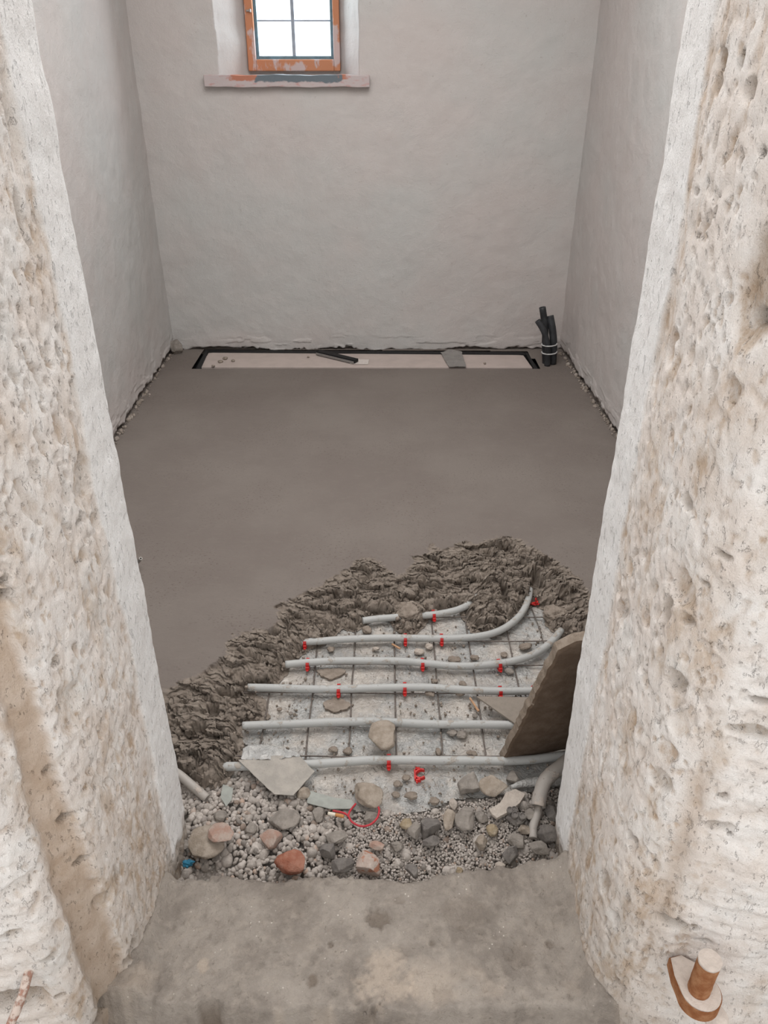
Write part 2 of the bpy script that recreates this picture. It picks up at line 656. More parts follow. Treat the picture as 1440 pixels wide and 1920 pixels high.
# back wall with its splayed window opening
OX0, OX1 = -0.746, -0.112          # opening in the wall face
FX0, FX1 = -0.634, -0.212          # frame
OZ0, OZ1 = 1.262, 2.02
FZ0, FZ1 = 1.292, 1.96
xa = axis((-1.16, -0.78, 0.012), (-0.78, -0.08, 0.004), (-0.08, 0.98, 0.010))
za = axis((-0.12, -0.02, 0.02), (-0.02, 0.16, 0.004), (0.16, 1.20, 0.012), (1.20, 1.62, 0.005), (1.62, CEIL + 0.02, 0.03))
Xg, Zg = np.meshgrid(xa, za, indexing='ij')
wob = 0.007 * fbm(Xg * 0, Zg / 0.10, 4, 3, 5)
wob2 = 0.007 * fbm(Xg * 0, Zg / 0.12, 9, 3, 6)
tl = (Xg - (OX0 + wob)) / (FX0 - OX0)
tr = ((OX1 + wob2) - Xg) / (OX1 - FX1)
tt = (OZ1 - Zg) / (OZ1 - FZ1)
tb = (Zg - OZ0) / (FZ0 - OZ0)
t = np.minimum(np.minimum(tl, tr), np.minimum(tt, tb * 3))
dep = np.where(t > 0, 0.235 * np.clip(t, 0, 1) ** 0.8, 0)
dep = dep + 0.004 * fbm(Xg / 0.05, Zg / 0.05, 2, 4, 12) * (t > 0)
rnd = -0.004 * np.exp(-(t / 0.06) ** 2) * 0
d = 0.009 * fbm(Xg / 0.5, Zg / 0.6, 21, 4, 21) + 0.0025 * fbm(Xg / 0.06, Zg / 0.06, 2, 3, 22)
m, fl = crumble(Xg, Zg + 0.020, 31)
d = d - m * 0.03 + fl * 0.004
Yg = YB - d + dep
keep = ~((Xg > FX0 + 0.012) & (Xg < FX1 - 0.012) & (Zg > FZ0 + 0.012) & (Zg < FZ1 - 0.012))
tag(grid('wall_back', Xg, Yg, Zg, M_PL, keep=keep, attrs={'dirt_shade': np.clip(m * 0.85, 0, 1)}), 'far plaster wall with a small window', 'wall', kind='structure')

# ------------------------------------------------------------------ stone doorway (front wall)
wf = empty('wall_front', (0, 0.85, 0), 'thick stone doorway wall with rough limewashed jambs', 'wall', kind='structure')
wf.location = (0, 0, 0)
PL = [(-1.20, 1.10), (-0.50, 1.10), (-0.425, 1.085), (-0.400, 1.045), (-0.400, 0.95), (-0.404, 0.82), (-0.412, 0.73), (-0.432, 0.69), (-0.455, 0.668), (-0.468, 0.635), (-0.52, 0.605), (-0.62, 0.595), (-0.80, 0.59), (-2.0, 0.59)]
PR = [(1.05, 1.10), (0.46, 1.10), (0.37, 1.085), (0.345, 1.045), (0.345, 0.95), (0.336, 0.90), (0.335, 0.76), (0.341, 0.715), (0.360, 0.68), (0.395, 0.655), (0.47, 0.635), (0.60, 0.625), (0.80, 0.62), (2.0, 0.62)]


def jamb(P, sgn, feats, seed, label):
    P = np.array(P)
    seg = np.linalg.norm(np.diff(P, axis=0), axis=1)
    S = np.concatenate([[0], np.cumsum(seg)])
    s_far, s_face = S[3] - 0.10, S[11] + 0.03
    if sgn < 0: s_face = S[11] + 0.06
    sa = axis((0, s_far, 0.05), (s_far, s_face, 0.0026), (s_face, S[-1], 0.06))
    za = axis((-0.16, -0.06, 0.02), (-0.06, 1.46, 0.0032), (1.46, CEIL + 0.05, 0.04))
    px = np.interp(sa, S, P[:, 0]); py = np.interp(sa, S, P[:, 1])
    k = 9                                # round the profile corners a little
    ker = np.ones(k) / k
    fine = (sa >= s_far) & (sa <= s_face)
    pxs = np.convolve(np.pad(px, k // 2, 'edge'), ker, 'valid'); pys = np.convolve(np.pad(py, k // 2, 'edge'), ker, 'valid')
    px = np.where(fine, pxs, px); py = np.where(fine, pys, py)
    tx, ty = np.gradient(px), np.gradient(py)
    L = np.hypot(tx, ty)
    nx, ny = (-ty / L, tx / L) if sgn > 0 else (ty / L, -tx / L)
    Sg, Zg = np.meshgrid(sa, za, indexing='ij')
    bx, by = np.repeat(px[:, None], len(za), 1), np.repeat(py[:, None], len(za), 1)
    NX, NY = np.repeat(nx[:, None], len(za), 1), np.repeat(ny[:, None], len(za), 1)
    # zones
    s_edge = S[4] + (0.0 if sgn > 0 else 0.01)
    edge = s_edge + 0.016 * fbm(0, Zg / 0.16, seed, 4, seed) + 0.004 * fbm(0, Zg / 0.03, seed, 3, seed + 2)
    pl = sm(edge + 0.004, edge - 0.004, Sg) * sm(-0.03, 0.03, Zg + 0.03 * fbm(Sg / 0.03, Zg / 0.03, 0, 2, 4))
    front = sm(S[8] - 0.01, S[10], Sg)
    fineM = np.repeat(fine[:, None], len(za), 1)
    q = (bx, by, Zg)
    # displacement along the normal
    d = 0.0050 * fbm(bx / 0.12, by / 0.12, Zg / 0.17, 4, seed + 4)
    d2 = 0.0023 * fbm(bx / 0.022, by / 0.022, Zg / 0.05, 5, seed + 5, 0.66)
    pil = worley(bx / 0.035, by / 0.035, Zg / 0.055, seed + 6)
    sc = -0.004 * sm(0.30, 0.0, np.abs(pil[1] - pil[0])) * 0.5
    stone = d2 + sc
    rid = 0.0034 * fbm(Sg / 0.06, Zg / 0.017, seed, 4, seed + 8)
    frontd = rid * 1.1 + 0.010 * fbm(Sg / 0.13, Zg / 0.16, seed, 3, seed + 18) + 0.0016 * fbm(Sg / 0.012, Zg / 0.012, 0, 3, seed + 28)
    pits = np.zeros_like(d)
    pt = np.zeros_like(d)
    for (cs, cz, r0, dp, pr, sd) in ((0.024, 0.036, 0.30, 0.007, 0.28, 41), (0.012, 0.017, 0.34, 0.005, 0.40, 42), (0.05, 0.08, 0.22, 0.007, 0.22, 43)):
        wx = 0.35 * fbm(Sg / cs, Zg / cz, 3, 2, sd)
        f1, f2, idv = worley(Sg / cs + wx, Zg / cz + wx, seed * 1.7 + 0 * Sg, seed + sd, three=False)
        has = (idv < pr)
        rr = r0 * (0.55 + idv / pr)
        bowl = sm(1.0, 0.60, f1 / rr) * has
        pits = np.maximum(pits, bowl * dp)
        pt = np.maximum(pt, bowl)
    pitmask = (1 - pl) * (1 - 0.8 * front)
    pdn = sm(-0.25, 0.35, fbm(Sg / 0.16, Zg / 0.22, 5, 3, seed + 31))
    pd = pits * pitmask * (0.30 + 0.7 * pdn)
    disp = d * (1 - 0.45 * pl) + stone * (1 - pl) * (1 - 0.7 * front) + frontd * front
    disp = disp + pl * (0.0030 + 0.0012 * fbm(Sg / 0.02, Zg / 0.02, 0, 3, seed + 11) + 0.0022 * fbm(Sg / 0.3, Zg / 0.06, 0, 3, seed + 12))
    disp = disp - pd
    tan = sm(-0.10, 0.35, fbm(Sg / 0.05, Zg / 0.12, 7, 4, seed + 13) - 0.35 * front + 70 * (-stone)) * 0.75 * (1 - 0.55 * front) + 0.75 * pt * pitmask
    # low part browner close to the sill
    tan = tan + 0.5 * sm(0.45, 0.0, Zg) * (1 - front)
    dirt_shade = sm(0.006, 0.014, pd) * 0.55  # shade of the deep pits painted into the colour
    dirt_shade = dirt_shade + 0.35 * sm(0.06, -0.04, Zg + 0.05 * fbm(Sg / 0.05, Zg / 0.05, 0, 3, 77))
    dirt_shade = dirt_shade + 0.30 * sm(0.40, 0.0, Zg + 0.12 * fbm(Sg / 0.06, Zg / 0.08, 3, 4, 78)) * (1 - pl) * (1 - 0.6 * front)
    if sgn > 0:   # brown fold between the reveal and the face of the left jamb
        fw = 0.020 + 0.012 * sm(0.6, 0.1, Zg)
        sc_ = S[7] + 0.002 + 0.006 * fbm(0, Zg / 0.12, 4, 3, 9)
        g = sm(1.25, 0.75, np.abs(Sg - sc_) / fw + 0.2 * fbm(Sg / 0.02, Zg / 0.02, 0, 3, 5)) * sm(0.95, 0.75, Zg)
        disp = disp * (1 - 0.7 * g) - g * 0.011
        fold = g * 0.9
        bg_ = sm(0.012, 0.04, Sg - sc_) * sm(0.14, 0.06, Sg - sc_) * sm(0.5, 0.3, Zg)
        disp += 0.010 * bg_
    else:
        g = np.exp(-((Sg - S[8] - 0.035) / 0.016) ** 2) * sm(0.62, 0.5, Zg) * sm(0.15, 0.3, Zg)
        disp -= g * 0.006
        fold = 0.6 * g
    for (fx, fy, rs, rz, dp, tn, dk) in feats:
        r0 = ray(fx, fy)
        best = None
        for i in range(3, len(P) - 1):
            a, b = P[i], P[i + 1]
            A = np.array([[r0[0], -(b - a)[0]], [r0[1], -(b - a)[1]]])
            if abs(np.linalg.det(A)) < 1e-9: continue
            tt_, uu = np.linalg.solve(A, a)
            if -0.02 <= uu <= 1.02 and tt_ > 0 and (best is None or tt_ < best[0]):
                best = (tt_, S[i] + uu * seg[i])
        if best is None: continue
        cs, cz = best[1], CAMH + r0[2] * best[0]
        if sgn < 0 and fy < 640 and rz < .05: rz *= 0.55; rs *= 0.85; dk *= 1.3
        wv = 0.30 * fbm(Sg / (rs * 1.2), Zg / (rz * 1.2), fx, 3, 90)
        rr = np.sqrt(((Sg - cs) / rs) ** 2 + ((Zg - cz) / rz) ** 2) + wv
        b = sm(1.0, 0.5, rr)
        disp = disp - b * dp
        tan = tan + b * tn
        dirt_shade = dirt_shade + b * dk  # listed holes: their inner shade painted in as dark brown
    disp = np.where(fineM, disp, 0.002 * fbm(Sg / 0.1, Zg / 0.1, 0, 2, 3))
    X = bx + NX * disp
    Y = by + NY * disp
    Zo = Zg + (1 - pl) * 0.002 * fbm(Sg / 0.012, Zg / 0.012, 5, 2, 55)
    return grid('jamb', X, Y, Zo, M_ST, parent=wf, attrs={'tan': np.clip(tan, 0, 1), 'plaster': pl, 'dirt_shade': np.clip(dirt_shade, 0, 1), 'fold': fold}, flip=(sgn < 0))


FL = [(155, 900, .035, .042, .010, .8, .15), (152, 972, .014, .011, .022, .5, .7), (176, 972, .008, .008, .018, .3, .7), (157, 1046, .018, .020, .008, .6, .1),
      (12, 1090, .008, .007, .02, .3, .8), (14, 1117, .014, .008, .02, .3, .8), (46, 405, .010, .04, .012, .9, .3), (30, 250, .012, .06, .006, .8, 0), (112, 658, .006, .014, .014, .3, .8),
      (113, 617, .006, .006, .010, .3, .6), (108, 1240, .010, .010, .010, .5, .5), (133, 1335, .035, .045, .008, .5, 0), (100, 1450, .012, .010, .010, .6, .3),
      (130, 1538, .012, .007, .018, .4, .8), (160, 1618, .016, .006, .018, .3, .9), (222, 1640, .006, .03, .008, .4, .2), (200, 1690, .02, .02, .006, .2, .2),
      (250, 1790, .03, .02, .008, .2, .5), (205, 1888, .05, .022, .030, .6, .6), (20, 1890, .055, .035, .045, .9, .5), (110, 1860, .008, .005, .012, .3, .9),
      (40, 1660, .03, .02, .006, .2, .1), (90, 1790, .012, .008, .008, .3, .5), (20, 1750, .02, .007, .008, .3, .4), (118, 1310, .008, .02, .006, .4, .3)]
FR = [(1357, 108, .020, .022, .014, .7, .5), (1347, 155, .012, .022, .014, .8, .4), (1391, 112, .008, .018, .012, .6, .6), (1408, 168, .022, .022, .014, .8, .35), (1344, 268, .006, .022, .010, .7, .3),
      (1391, 298, .008, .022, .014, .7, .7), (1314, 302, .010, .008, .012, .7, .6), (1311, 358, .006, .008, .012, .4, .8), (1345, 393, .006, .006, .010, .4, .8), (1432, 285, .008, .008, .012, .4, .8),
      (1412, 545, .030, .060, .014, .9, .3), (1405, 600, .02, .02, .012, .6, .4), (1252, 655, .018, .032, .010, .9, .05), (1329, 573, .005, .008, .010, .4, .8), (1326, 605, .005, .012, .008, .5, .6),
      (1215, 815, .008, .014, .012, .7, .3), (1197, 860, .006, .022, .008, .8, .1), (1283, 730, .006, .012, .010, .1, .8), (1334, 712, .012, .016, .008, .9, .1), (1370, 735, .012, .016, .010, .9, .1),
      (1285, 940, .014, .010, .012, .5, .5), (1275, 1105, .030, .028, .014, .8, .1), (1247, 1145, .012, .022, .014, .7, .45), (1284, 1162, .014, .010, .014, .7, .4), (1262, 1278, .020, .020, .016, .6, .4),
      (1152, 1252, .010, .008, .012, .4, .7), (1147, 1340, .006, .004, .012, .3, .9), (1160, 1335, .005, .018, .006, 0, .3), (1185, 1392, .006, .006, .010, .3, .8), (1112, 1425, .012, .010, .010, .5, .4),
      (1352, 1042, .014, .006, .010, .4, .6), (1318, 1095, .008, .003, .008, .3, .7), (1430, 1318, .018, .006, .014, .3, .6), (1418, 1378, .035, .010, .014, .6, .4),
      (1355, 1495, .008, .006, .012, .4, .5), (1345, 1552, .024, .012, .014, .5, .35), (1369, 1567, .004, .004, .012, .3, .8), (1178, 1570, .010, .010, .016, .4, .7), (1235, 1465, .02, .02, .008, .4, .3),
      (1130, 1655, .020, .030, .012, .5, .3), (1262, 1738, .030, .012, .020, .5, .5), (1302, 1745, .006, .006, .014, .4, .8), (1318, 1770, .016, .004, .010, .3, .7), (1148, 1715, .012, .008, .012, .4, .4),
      (1160, 1850, .012, .008, .012, .7, .3), (1140, 1749, .006, .005, .012, .3, .8)]
jl = jamb(PL, 1, FL, 101, '')
jr = jamb(PR, -1, FR, 202, '')
jl['label'] = 'left jamb with a brown fold down its corner'
jr['label'] = 'right jamb, pitted stone beside a white plaster strip'
bm = bmesh.new()
box_bm(bm, (-0.03, 0.85, 2.245), (1.2, 0.50, 0.39), 0.02)
ln = from_bm('lintel', bm, M_ST, wf)

box('ceiling', (-0.05, 2.45, CEIL + 0.03), (2.6, 3.9, 0.06), M_PL).name = 'ceiling'
tag(bpy.data.objects['ceiling'], 'plain plaster ceiling above the room', 'ceiling', kind='structure')
for nm, c, s, lb in (('ground', (0, -0.4, -0.20), (5, 2.3, 0.08), 'packed earth in front of the doorway'), ('subfloor', (0, 2.4, -0.16), (2.6, 3.4, 0.12), 'compacted base beneath the floor build-up')):
    tag(box(nm, c, s, M_TH), lb, 'ground', kind='structure')

# ------------------------------------------------------------------ threshold stone
edge_far = [U(x, y, 0) for x, y in ((250, 1642), (325, 1642), (380, 1641), (425, 1632), (470, 1640), (530, 1645), (560, 1634), (640, 1634), (690, 1641), (760, 1645), (800, 1640), (850, 1626), (900, 1620), (950, 1616), (985, 1608), (1045, 1606), (1120, 1600))]
edge_near = [U(x, y, 0) for x, y in ((180, 1880), (240, 1878), (300, 1893), (330, 1898), (370, 1895), (430, 1893), (470, 1908), (520, 1905), (600, 1898), (650, 1905), (700, 1907), (780, 1912), (850, 1900), (900, 1905), (980, 1895), (1040, 1900), (1100, 1907), (1180, 1900))]
xa = axis((-0.47, 0.42, 0.0026)); ya = axis((0.58, 1.00, 0.0026))
Xg, Yg = np.meshgrid(xa, ya, indexing='ij')
yf = np.interp(Xg, [p[0] for p in edge_far], [p[1] for p in edge_far]) + 0.010 * fbm(Xg / 0.02, Yg / 0.02, 0, 4, 61, 0.65)
yn = np.interp(Xg, [p[0] for p in edge_near], [p[1] for p in edge_near]) + 0.007 * fbm(Xg / 0.025, Yg / 0.025, 3, 4, 62)
Zt = 0.0045 * fbm(Xg / 0.12, Yg / 0.12, 2, 4, 63) + 0.0032 * fbm(Xg / 0.02, Yg / 0.02, 5, 4, 64, 0.6) + 0.0010 * fbm(Xg / 0.006, Yg / 0.006, 5, 3, 66)
f1, f2, idv = worley(Xg / 0.02, Yg / 0.02, 0 * Xg + 5, 65, three=False)
Zt -= 0.003 * sm(0.35, 0.1, f1) * (idv < 0.25)
Zt += 0.022 * sm(0.035, 0, Xg - (-0.402)) ** 2 + 0.022 * sm(0.035, 0, 0.34 - Xg) ** 2 + 0.010 * sm(0.12, 0, 0.36 - Xg) * sm(0.80, 0.92, Yg)
Zt -= 0.11 * sm(-0.004, 0.008, Yg - yf) + 0.13 * sm(0.012, -0.012, Yg - yn) + 0.012 * sm(0.02, 0.0, yf - Yg) ** 2
tan = 0.5 * sm(0.15, 0.5, fbm(Xg / 0.08, Yg / 0.08, 8, 4, 70)) * sm(0.80, 0.70, Yg)
dirt_shade = np.zeros_like(Zt)
for px, py, r, dz, dk, tn in ((708, 1720, .024, .006, .75, 0), (588, 1842, .013, .002, .9, 0), (392, 1902, .020, .06, 1.0, .2), (620, 1770, .007, .003, .7, 0), (810, 1768, .006, .003, .6, 0), (690, 1918, .03, .03, .5, 0),
                              (720, 1840, .055, -.001, 0, .7), (980, 1790, .03, .004, .3, 0), (870, 1705, .04, .001, .25, 0), (748, 1690, .012, .002, .4, 0), (1030, 1770, .010, .004, .5, 0), (380, 1810, .012, .001, .1, .7), (830, 1868, .02, .003, .3, 0), (540, 1680, .05, .002, .15, 0)):
    p = U(px, py, 0)
    rr = np.hypot(Xg - p[0], Yg - p[1]) / r + 0.55 * fbm(Xg / r, Yg / r, px, 3, 71)
    b = sm(1.0, 0.45, rr + 0.25 * fbm(Xg / 0.006, Yg / 0.006, px, 2, 72))
    Zt -= b * dz; dirt_shade += b * dk; tan += b * tn
keep = (Zt > -0.14)
tag(grid('threshold', Xg, Yg, Zt, M_TH, keep=keep, attrs={'tan': np.clip(tan, 0, 1), 'dirt_shade': np.clip(dirt_shade, 0, 1)}),
    'worn grey stone door threshold between the jambs', 'threshold', kind='structure')

# ------------------------------------------------------------------ screed floor with crumbled front edge
LOW = [(318, 1438), (345, 1462), (372, 1470), (400, 1474), (428, 1468), (440, 1430), (456, 1398), (452, 1352), (478, 1350), (500, 1340), (497, 1306), (470, 1292), (486, 1284), (520, 1281), (532, 1262), (548, 1244), (560, 1228), (578, 1213), (602, 1204), (622, 1196), (640, 1172),
       (666, 1178), (692, 1165), (702, 1152), (722, 1158), (734, 1160), (740, 1176), (756, 1184), (776, 1184), (798, 1168), (806, 1152), (830, 1142), (862, 1134), (868, 1150), (882, 1178), (905, 1186), (930, 1188), (952, 1176), (966, 1160), (984, 1136), (1004, 1130), (1026, 1142), (1024, 1168), (1046, 1186), (1062, 1190), (1068, 1204), (1100, 1212)]
UP = [(290, 1300), (330, 1283), (372, 1262), (408, 1240), (424, 1222), (424, 1196), (450, 1184), (500, 1176), (520, 1160), (514, 1136), (560, 1112), (598, 1100), (620, 1082), (655, 1064), (680, 1042), (704, 1042), (722, 1062), (745, 1078), (762, 1064), (775, 1040), (800, 1034), (812, 1014), (830, 1030), (850, 1026), (862, 1016), (900, 1016), (930, 1004), (955, 1004), (990, 1018), (1030, 1038), (1060, 1060), (1085, 1086), (1120, 1120)]
low = [U(x, y, -0.055)[:2] for x, y in LOW]
up = [U(x, y, 0)[:2] for x, y in UP]
polyM = [(-1.3, 4.2), (-1.3, 1.12), (-0.7, 1.12), (-0.46, 1.17)] + [tuple(p) for p in low] + [(0.55, 1.62), (1.2, 1.60), (1.2, 4.2)]
polyS = [(-1.3, 4.2), (-1.3, 1.40), (-0.6, 1.42)] + [tuple(p) for p in up] + [(0.6, 1.75), (1.2, 1.72), (1.2, 4.2)]
xa = axis((-1.14, -0.52, 0.02), (-0.52, 0.60, 0.0021), (0.60, 0.98, 0.02))
ya = axis((1.08, 1.14, 0.01), (1.14, 2.12, 0.0020), (2.12, 2.6, 0.01), (2.6, 3.70, 0.03), (3.70, 4.06, 0.012))
Xg, Yg = np.meshgrid(xa, ya, indexing='ij')
wx = 0.009 * fbm(Xg / 0.03, Yg / 0.03, 1, 4, 80); wy = 0.009 * fbm(Xg / 0.03, Yg / 0.03, 6, 4, 81)
inM = inside(Xg + wx, Yg + wy, polyM)
dl = seg_dist(Xg + wx, Yg + wy, polyM, True) * np.where(inM, 1, -1)
wx2 = 0.022 * fbm(Xg / 0.05, Yg / 0.05, 2, 5, 82, 0.65); wy2 = 0.022 * fbm(Xg / 0.05, Yg / 0.05, 8, 5, 83, 0.65)
inS = inside(Xg + wx2, Yg + wy2, polyS)
du = seg_dist(Xg + wx2, Yg + wy2, polyS, True) * np.where(inS, -1, 1)
rgh = sm(-0.002, 0.008, du + 0.012 * fbm(Xg / 0.016, Yg / 0.010, 4, 4, 79, 0.6))
flat = 0.0016 * fbm(Xg / 0.22, Yg / 0.15, 1, 3, 84)
def tilted(x, y, cs, seed, amp, tilt):
    """broken flakes: every worley cell is a tilted plane with its own height"""
    x = x / (cs * 1.35); y = y / (cs * 0.8)
    ix, iy = np.floor(x), np.floor(y)
    best = np.full(x.shape, 9.0); h = np.zeros(x.shape); z0 = np.zeros(x.shape)
    for a in (-1, 0, 1):
        for b in (-1, 0, 1):
            jx, jy = ix + a, iy + b
            ox = jx + _h(jx, jy, z0, seed) - x; oy = jy + _h(jx, jy, z0, seed + 1) - y
            dd_ = ox * ox + oy * oy
            k = dd_ < best
            hh = amp * (_h(jx, jy, z0, seed + 2) - 0.5) + tilt * (ox * (_h(jx, jy, z0, seed + 3) - 0.5) + oy * (_h(jx, jy, z0, seed + 4) + 0.15))
            h = np.where(k, hh, h); best = np.where(k, dd_, best)
    return h


qx, qy = Xg + 0.009 * fbm(Xg / 0.022, Yg / 0.022, 3, 3, 170, 0.5), Yg + 0.009 * fbm(Xg / 0.022, Yg / 0.022, 9, 3, 171, 0.5)
fbig = tilted(qx, qy, 0.060, 180, 0.012, 0.016)
fsm = tilted(qx, qy, 0.0175, 190, 0.0048, 0.0075) + tilted(qx, qy, 0.0095, 200, 0.0016, 0.0040)
flk = fbig + fsm
g1 = worley(Xg / 0.034 + 2 * wx / 0.03, Yg / 0.030 + 2 * wy / 0.03, 0 * Xg + 3, 85, three=False)
g2 = worley(Xg / 0.013, Yg / 0.011, 0 * Xg + 7, 86, three=False)
g3 = worley(Xg / 0.09 + 1.5 * wx / 0.03, Yg / 0.07, 0 * Xg + 1, 87, three=False)
g4 = worley(qx / 0.026, qy / 0.019, 0 * Xg + 2, 210, three=False)
g5 = worley(qx / 0.0115, qy / 0.0085, 0 * Xg + 5, 211, three=False)
crk = 0.010 * sm(0.13, 0.0, g4[1] - g4[0]) * sm(0.35, 0.55, g4[2]) + 0.002 * sm(0.22, 0.02, g5[1] - g5[0]) * sm(0.35, 0.6, g5[2])
lump = flk - crk - 0.020 * sm(0.10, 0.0, g3[1] - g3[0]) * (g3[2] > 0.5) + 0.014 * (g3[2] - 0.5) + 0.010 * fbm(Xg / 0.05, Yg / 0.05, 4, 3, 88, 0.5) + 0.0009 * fbm(Xg / 0.006, Yg / 0.006, 4, 3, 89)
dd = np.clip(dl, 0, 1)
prof = -0.066 + 0.050 * sm(-0.004, 0.030, dd) + 0.016 * sm(0.02, 0.13, dd) - 0.014 * sm(0.0, 0.10, du) * sm(0.22, 0.06, dd)
zr = prof + lump * sm(0.0, 0.02, dd) * (0.35 + 0.65 * sm(0.0, 0.05, du)) * 1.15 - 0.004 * rgh
Z = flat * (1 - rgh) + zr * rgh
for px, py, rx_, ry_, dz in ((398, 1318, .020, .020, .06), (428, 1292, .035, .018, .05), (1008, 1085, .022, .05, .055), (985, 1058, .02, .03, .04), (372, 1358, .02, .02, .03), (515, 1188, .018, .015, .035), (610, 1160, .02, .012, .03), (350, 1450, .03, .014, .03), (1030, 1120, .014, .03, .04), (945, 1105, .014, .03, .03), (807, 1110, .035, .010, .03)):
    p = U(px, py, -0.02)
    rr = np.sqrt(((Xg - p[0]) / rx_) ** 2 + ((Yg - p[1]) / ry_) ** 2) + 0.5 * fbm(Xg / 0.02, Yg / 0.02, px, 3, 91)
    Z -= sm(1.0, 0.55, rr) * dz * rgh
for px, py, rx_, ry_, dz in ((700, 1105, .09, .05, .010), (930, 1080, .035, .06, .020), (440, 1220, .07, .04, .008), (400, 1400, .06, .06, .012), (1050, 1090, .06, .07, .014), (620, 1140, .08, .04, .012), (480, 1240, .07, .03, .012), (765, 1158, .045, .030, .055), (900, 1155, .05, .03, .015)):
    p = U(px, py, 0)
    rr = np.sqrt(((Xg - p[0]) / rx_) ** 2 + ((Yg - p[1]) / ry_) ** 2)
    Z += sm(1.2, 0.2, rr) * dz * rgh * sm(0, 0.02, dd)
# small loose crumbs pressed into the trowelled surface next to the break
cr = worley(Xg / 0.010, Yg / 0.010, 0 * Xg, 95, three=False)
near = sm(0.16, 0.0, -du) * (1 - rgh)
Z += 0.0025 * sm(0.3, 0.1, cr[0]) * (cr[2] < 0.10 * near)
fine = (Yg > 1.14) & (Yg < 2.12) & (Xg > -0.52) & (Xg < 0.60)
hx = rgh * 0.0025 * fbm(Xg / 0.012, Yg / 0.012, Z / 0.01, 3, 96) * fine
hy = rgh * (0.0025 * fbm(Xg / 0.012 + 9, Yg / 0.014, Z / 0.01, 3, 97) - 0.010 * sm(0.0, 0.03, dd) * sm(0.05, 0.02, dd)) * fine - rgh * fine * sm(0, 0.01, dd) * (1.0 * fsm + 0.55 * fbig)
Z = np.maximum(Z, -0.0645 + 0.002 * fbm(Xg / 0.01, Yg / 0.01, 0, 2, 98))
keep = (dl > -0.004) & (Xg > XL(Yg) - 0.05) & (Xg < XR(Yg) + 0.05)
# recess at the back where the pink board lies
slot = [U(x, y, 0) for x, y in ((366, 690), (384, 655), (987, 659), (1008, 690))]
keep &= ~inside(Xg, Yg, [(p[0], p[1]) for p in slot])
tag(grid('floor', Xg + hx, Yg + hy, Z, M_SC, keep=keep, attrs={'rough': rgh}), 'fresh grey-brown screed floor with a crumbly broken front edge', 'floor', kind='structure')

# ------------------------------------------------------------------ plastic film over the bed, wire mesh, gravel
FILM = [(300, 1330), (470, 1400), (520, 1478), (560, 1482), (590, 1494), (622, 1508), (665, 1521), (710, 1524), (760, 1525), (800, 1522), (832, 1508), (850, 1500), (885, 1497), (920, 1494), (960, 1488), (1000, 1484), (1050, 1474), (1120, 1460)]
filmp = [tuple(U(x, y, -0.066)[:2]) for x, y in FILM]
polyF = filmp + [(0.9, 1.25), (0.9, 2.1), (-0.9, 2.1), (-0.9, 1.4)]
xa = axis((-0.85, -0.5, 0.02), (-0.5, 0.50, 0.004), (0.5, 0.88, 0.02)); ya = axis((1.05, 2.05, 0.004))
Xg, Yg = np.meshgrid(xa, ya, indexing='ij')
inF = inside(Xg, Yg, polyF)
zf = -0.0685 + 0.0022 * fbm(Xg / 0.05, Yg / 0.04, 1, 3, 110) + 0.0022 * (1 - np.abs(fbm(Xg / 0.035 + 3 * Yg, Yg / 0.03, 2, 2, 111)) * 3).clip(0, 1) ** 3
zf += 0.0015 * fbm(Xg / 0.012, Yg / 0.012, 2, 3, 112)
tag(grid('plastic_film', Xg, Yg, zf, M_FILM, keep=inF), 'milky crumpled plastic film laid under the wire mesh and pipes', 'plastic sheet')

bed = NT('pebbly_bed')
c_ = bed.mix(bed.ramp(bed.vor(120), 0.15, 0.6), (0.55, 0.51, 0.47), (0.32, 0.29, 0.26))
bed.bump(bed.vor(120), 0.004)
M_BED = bed.done(c_, 0.95, 0.1)
xa = axis((-1.15, 1.0, 0.008)); ya = axis((0.88, 2.1, 0.008))
Xg, Yg = np.meshgrid(xa, ya, indexing='ij')
tag(grid('gravel_bed', Xg, Yg, -0.078 - 0.02 * sm(1.15, 0.95, Yg) + 0.003 * fbm(Xg / 0.04, Yg / 0.04, 0, 3, 3), M_BED), 'dusty grey bed beneath the film and loose gravel', 'ground', kind='structure')

wm = empty('wire_mesh', (0.0, 1.5, -0.06), 'steel wire mesh grid lying on the plastic film under the pipes', 'wire mesh')
wr = random.Random(5)
for i, y in enumerate((1.250, 1.352, 1.457, 1.563, 1.66, 1.765, 1.87)):
    pts = [(x - 0.0, y - 1.5 + wr.uniform(-.002, .002), wr.uniform(-0.0005, 0.0015)) for x in np.linspace(-0.42, 0.62, 9)]
    tube('wire', pts, 0.0018, M_WIRE, wm, sides=7, n=3)
for k_ in range(-4, 6):
    x = 0.027 + 0.105 * k_ + 0.004 * math.sin(k_ * 2.1)
    if k_ in (4,): continue
    pts = [(x + wr.uniform(-.002, .002), yy - 1.5, -0.003 + wr.uniform(-0.0005, 0.001)) for yy in np.linspace(1.235, 1.95, 7)]
    tube('wire', pts, 0.0020, M_WIRE, wm, sides=7, n=3)
tube('wire', [tuple(U(*p, -0.06) - np.array([0, 1.5, -0.06])) for p in ((996, 1138), (1012, 1180), (1020, 1205), (1034, 1215))], 0.0015, M_WIRE, wm, sides=7, n=3)

# gravel: pebble centres over the pit
GP = [(200, 1480), (322, 1448), (380, 1462), (430, 1466), (455, 1430), (500, 1470), (560, 1486), (590, 1500), (625, 1512), (665, 1524), (760, 1529), (800, 1526), (832, 1512), (850, 1504), (920, 1498), (1000, 1490), (1060, 1478), (1150, 1470), (1200, 1700), (150, 1700)]
gp = [tuple(U(x, y, -0.065)[:2]) for x, y in GP]
rs = np.random.RandomState(11)


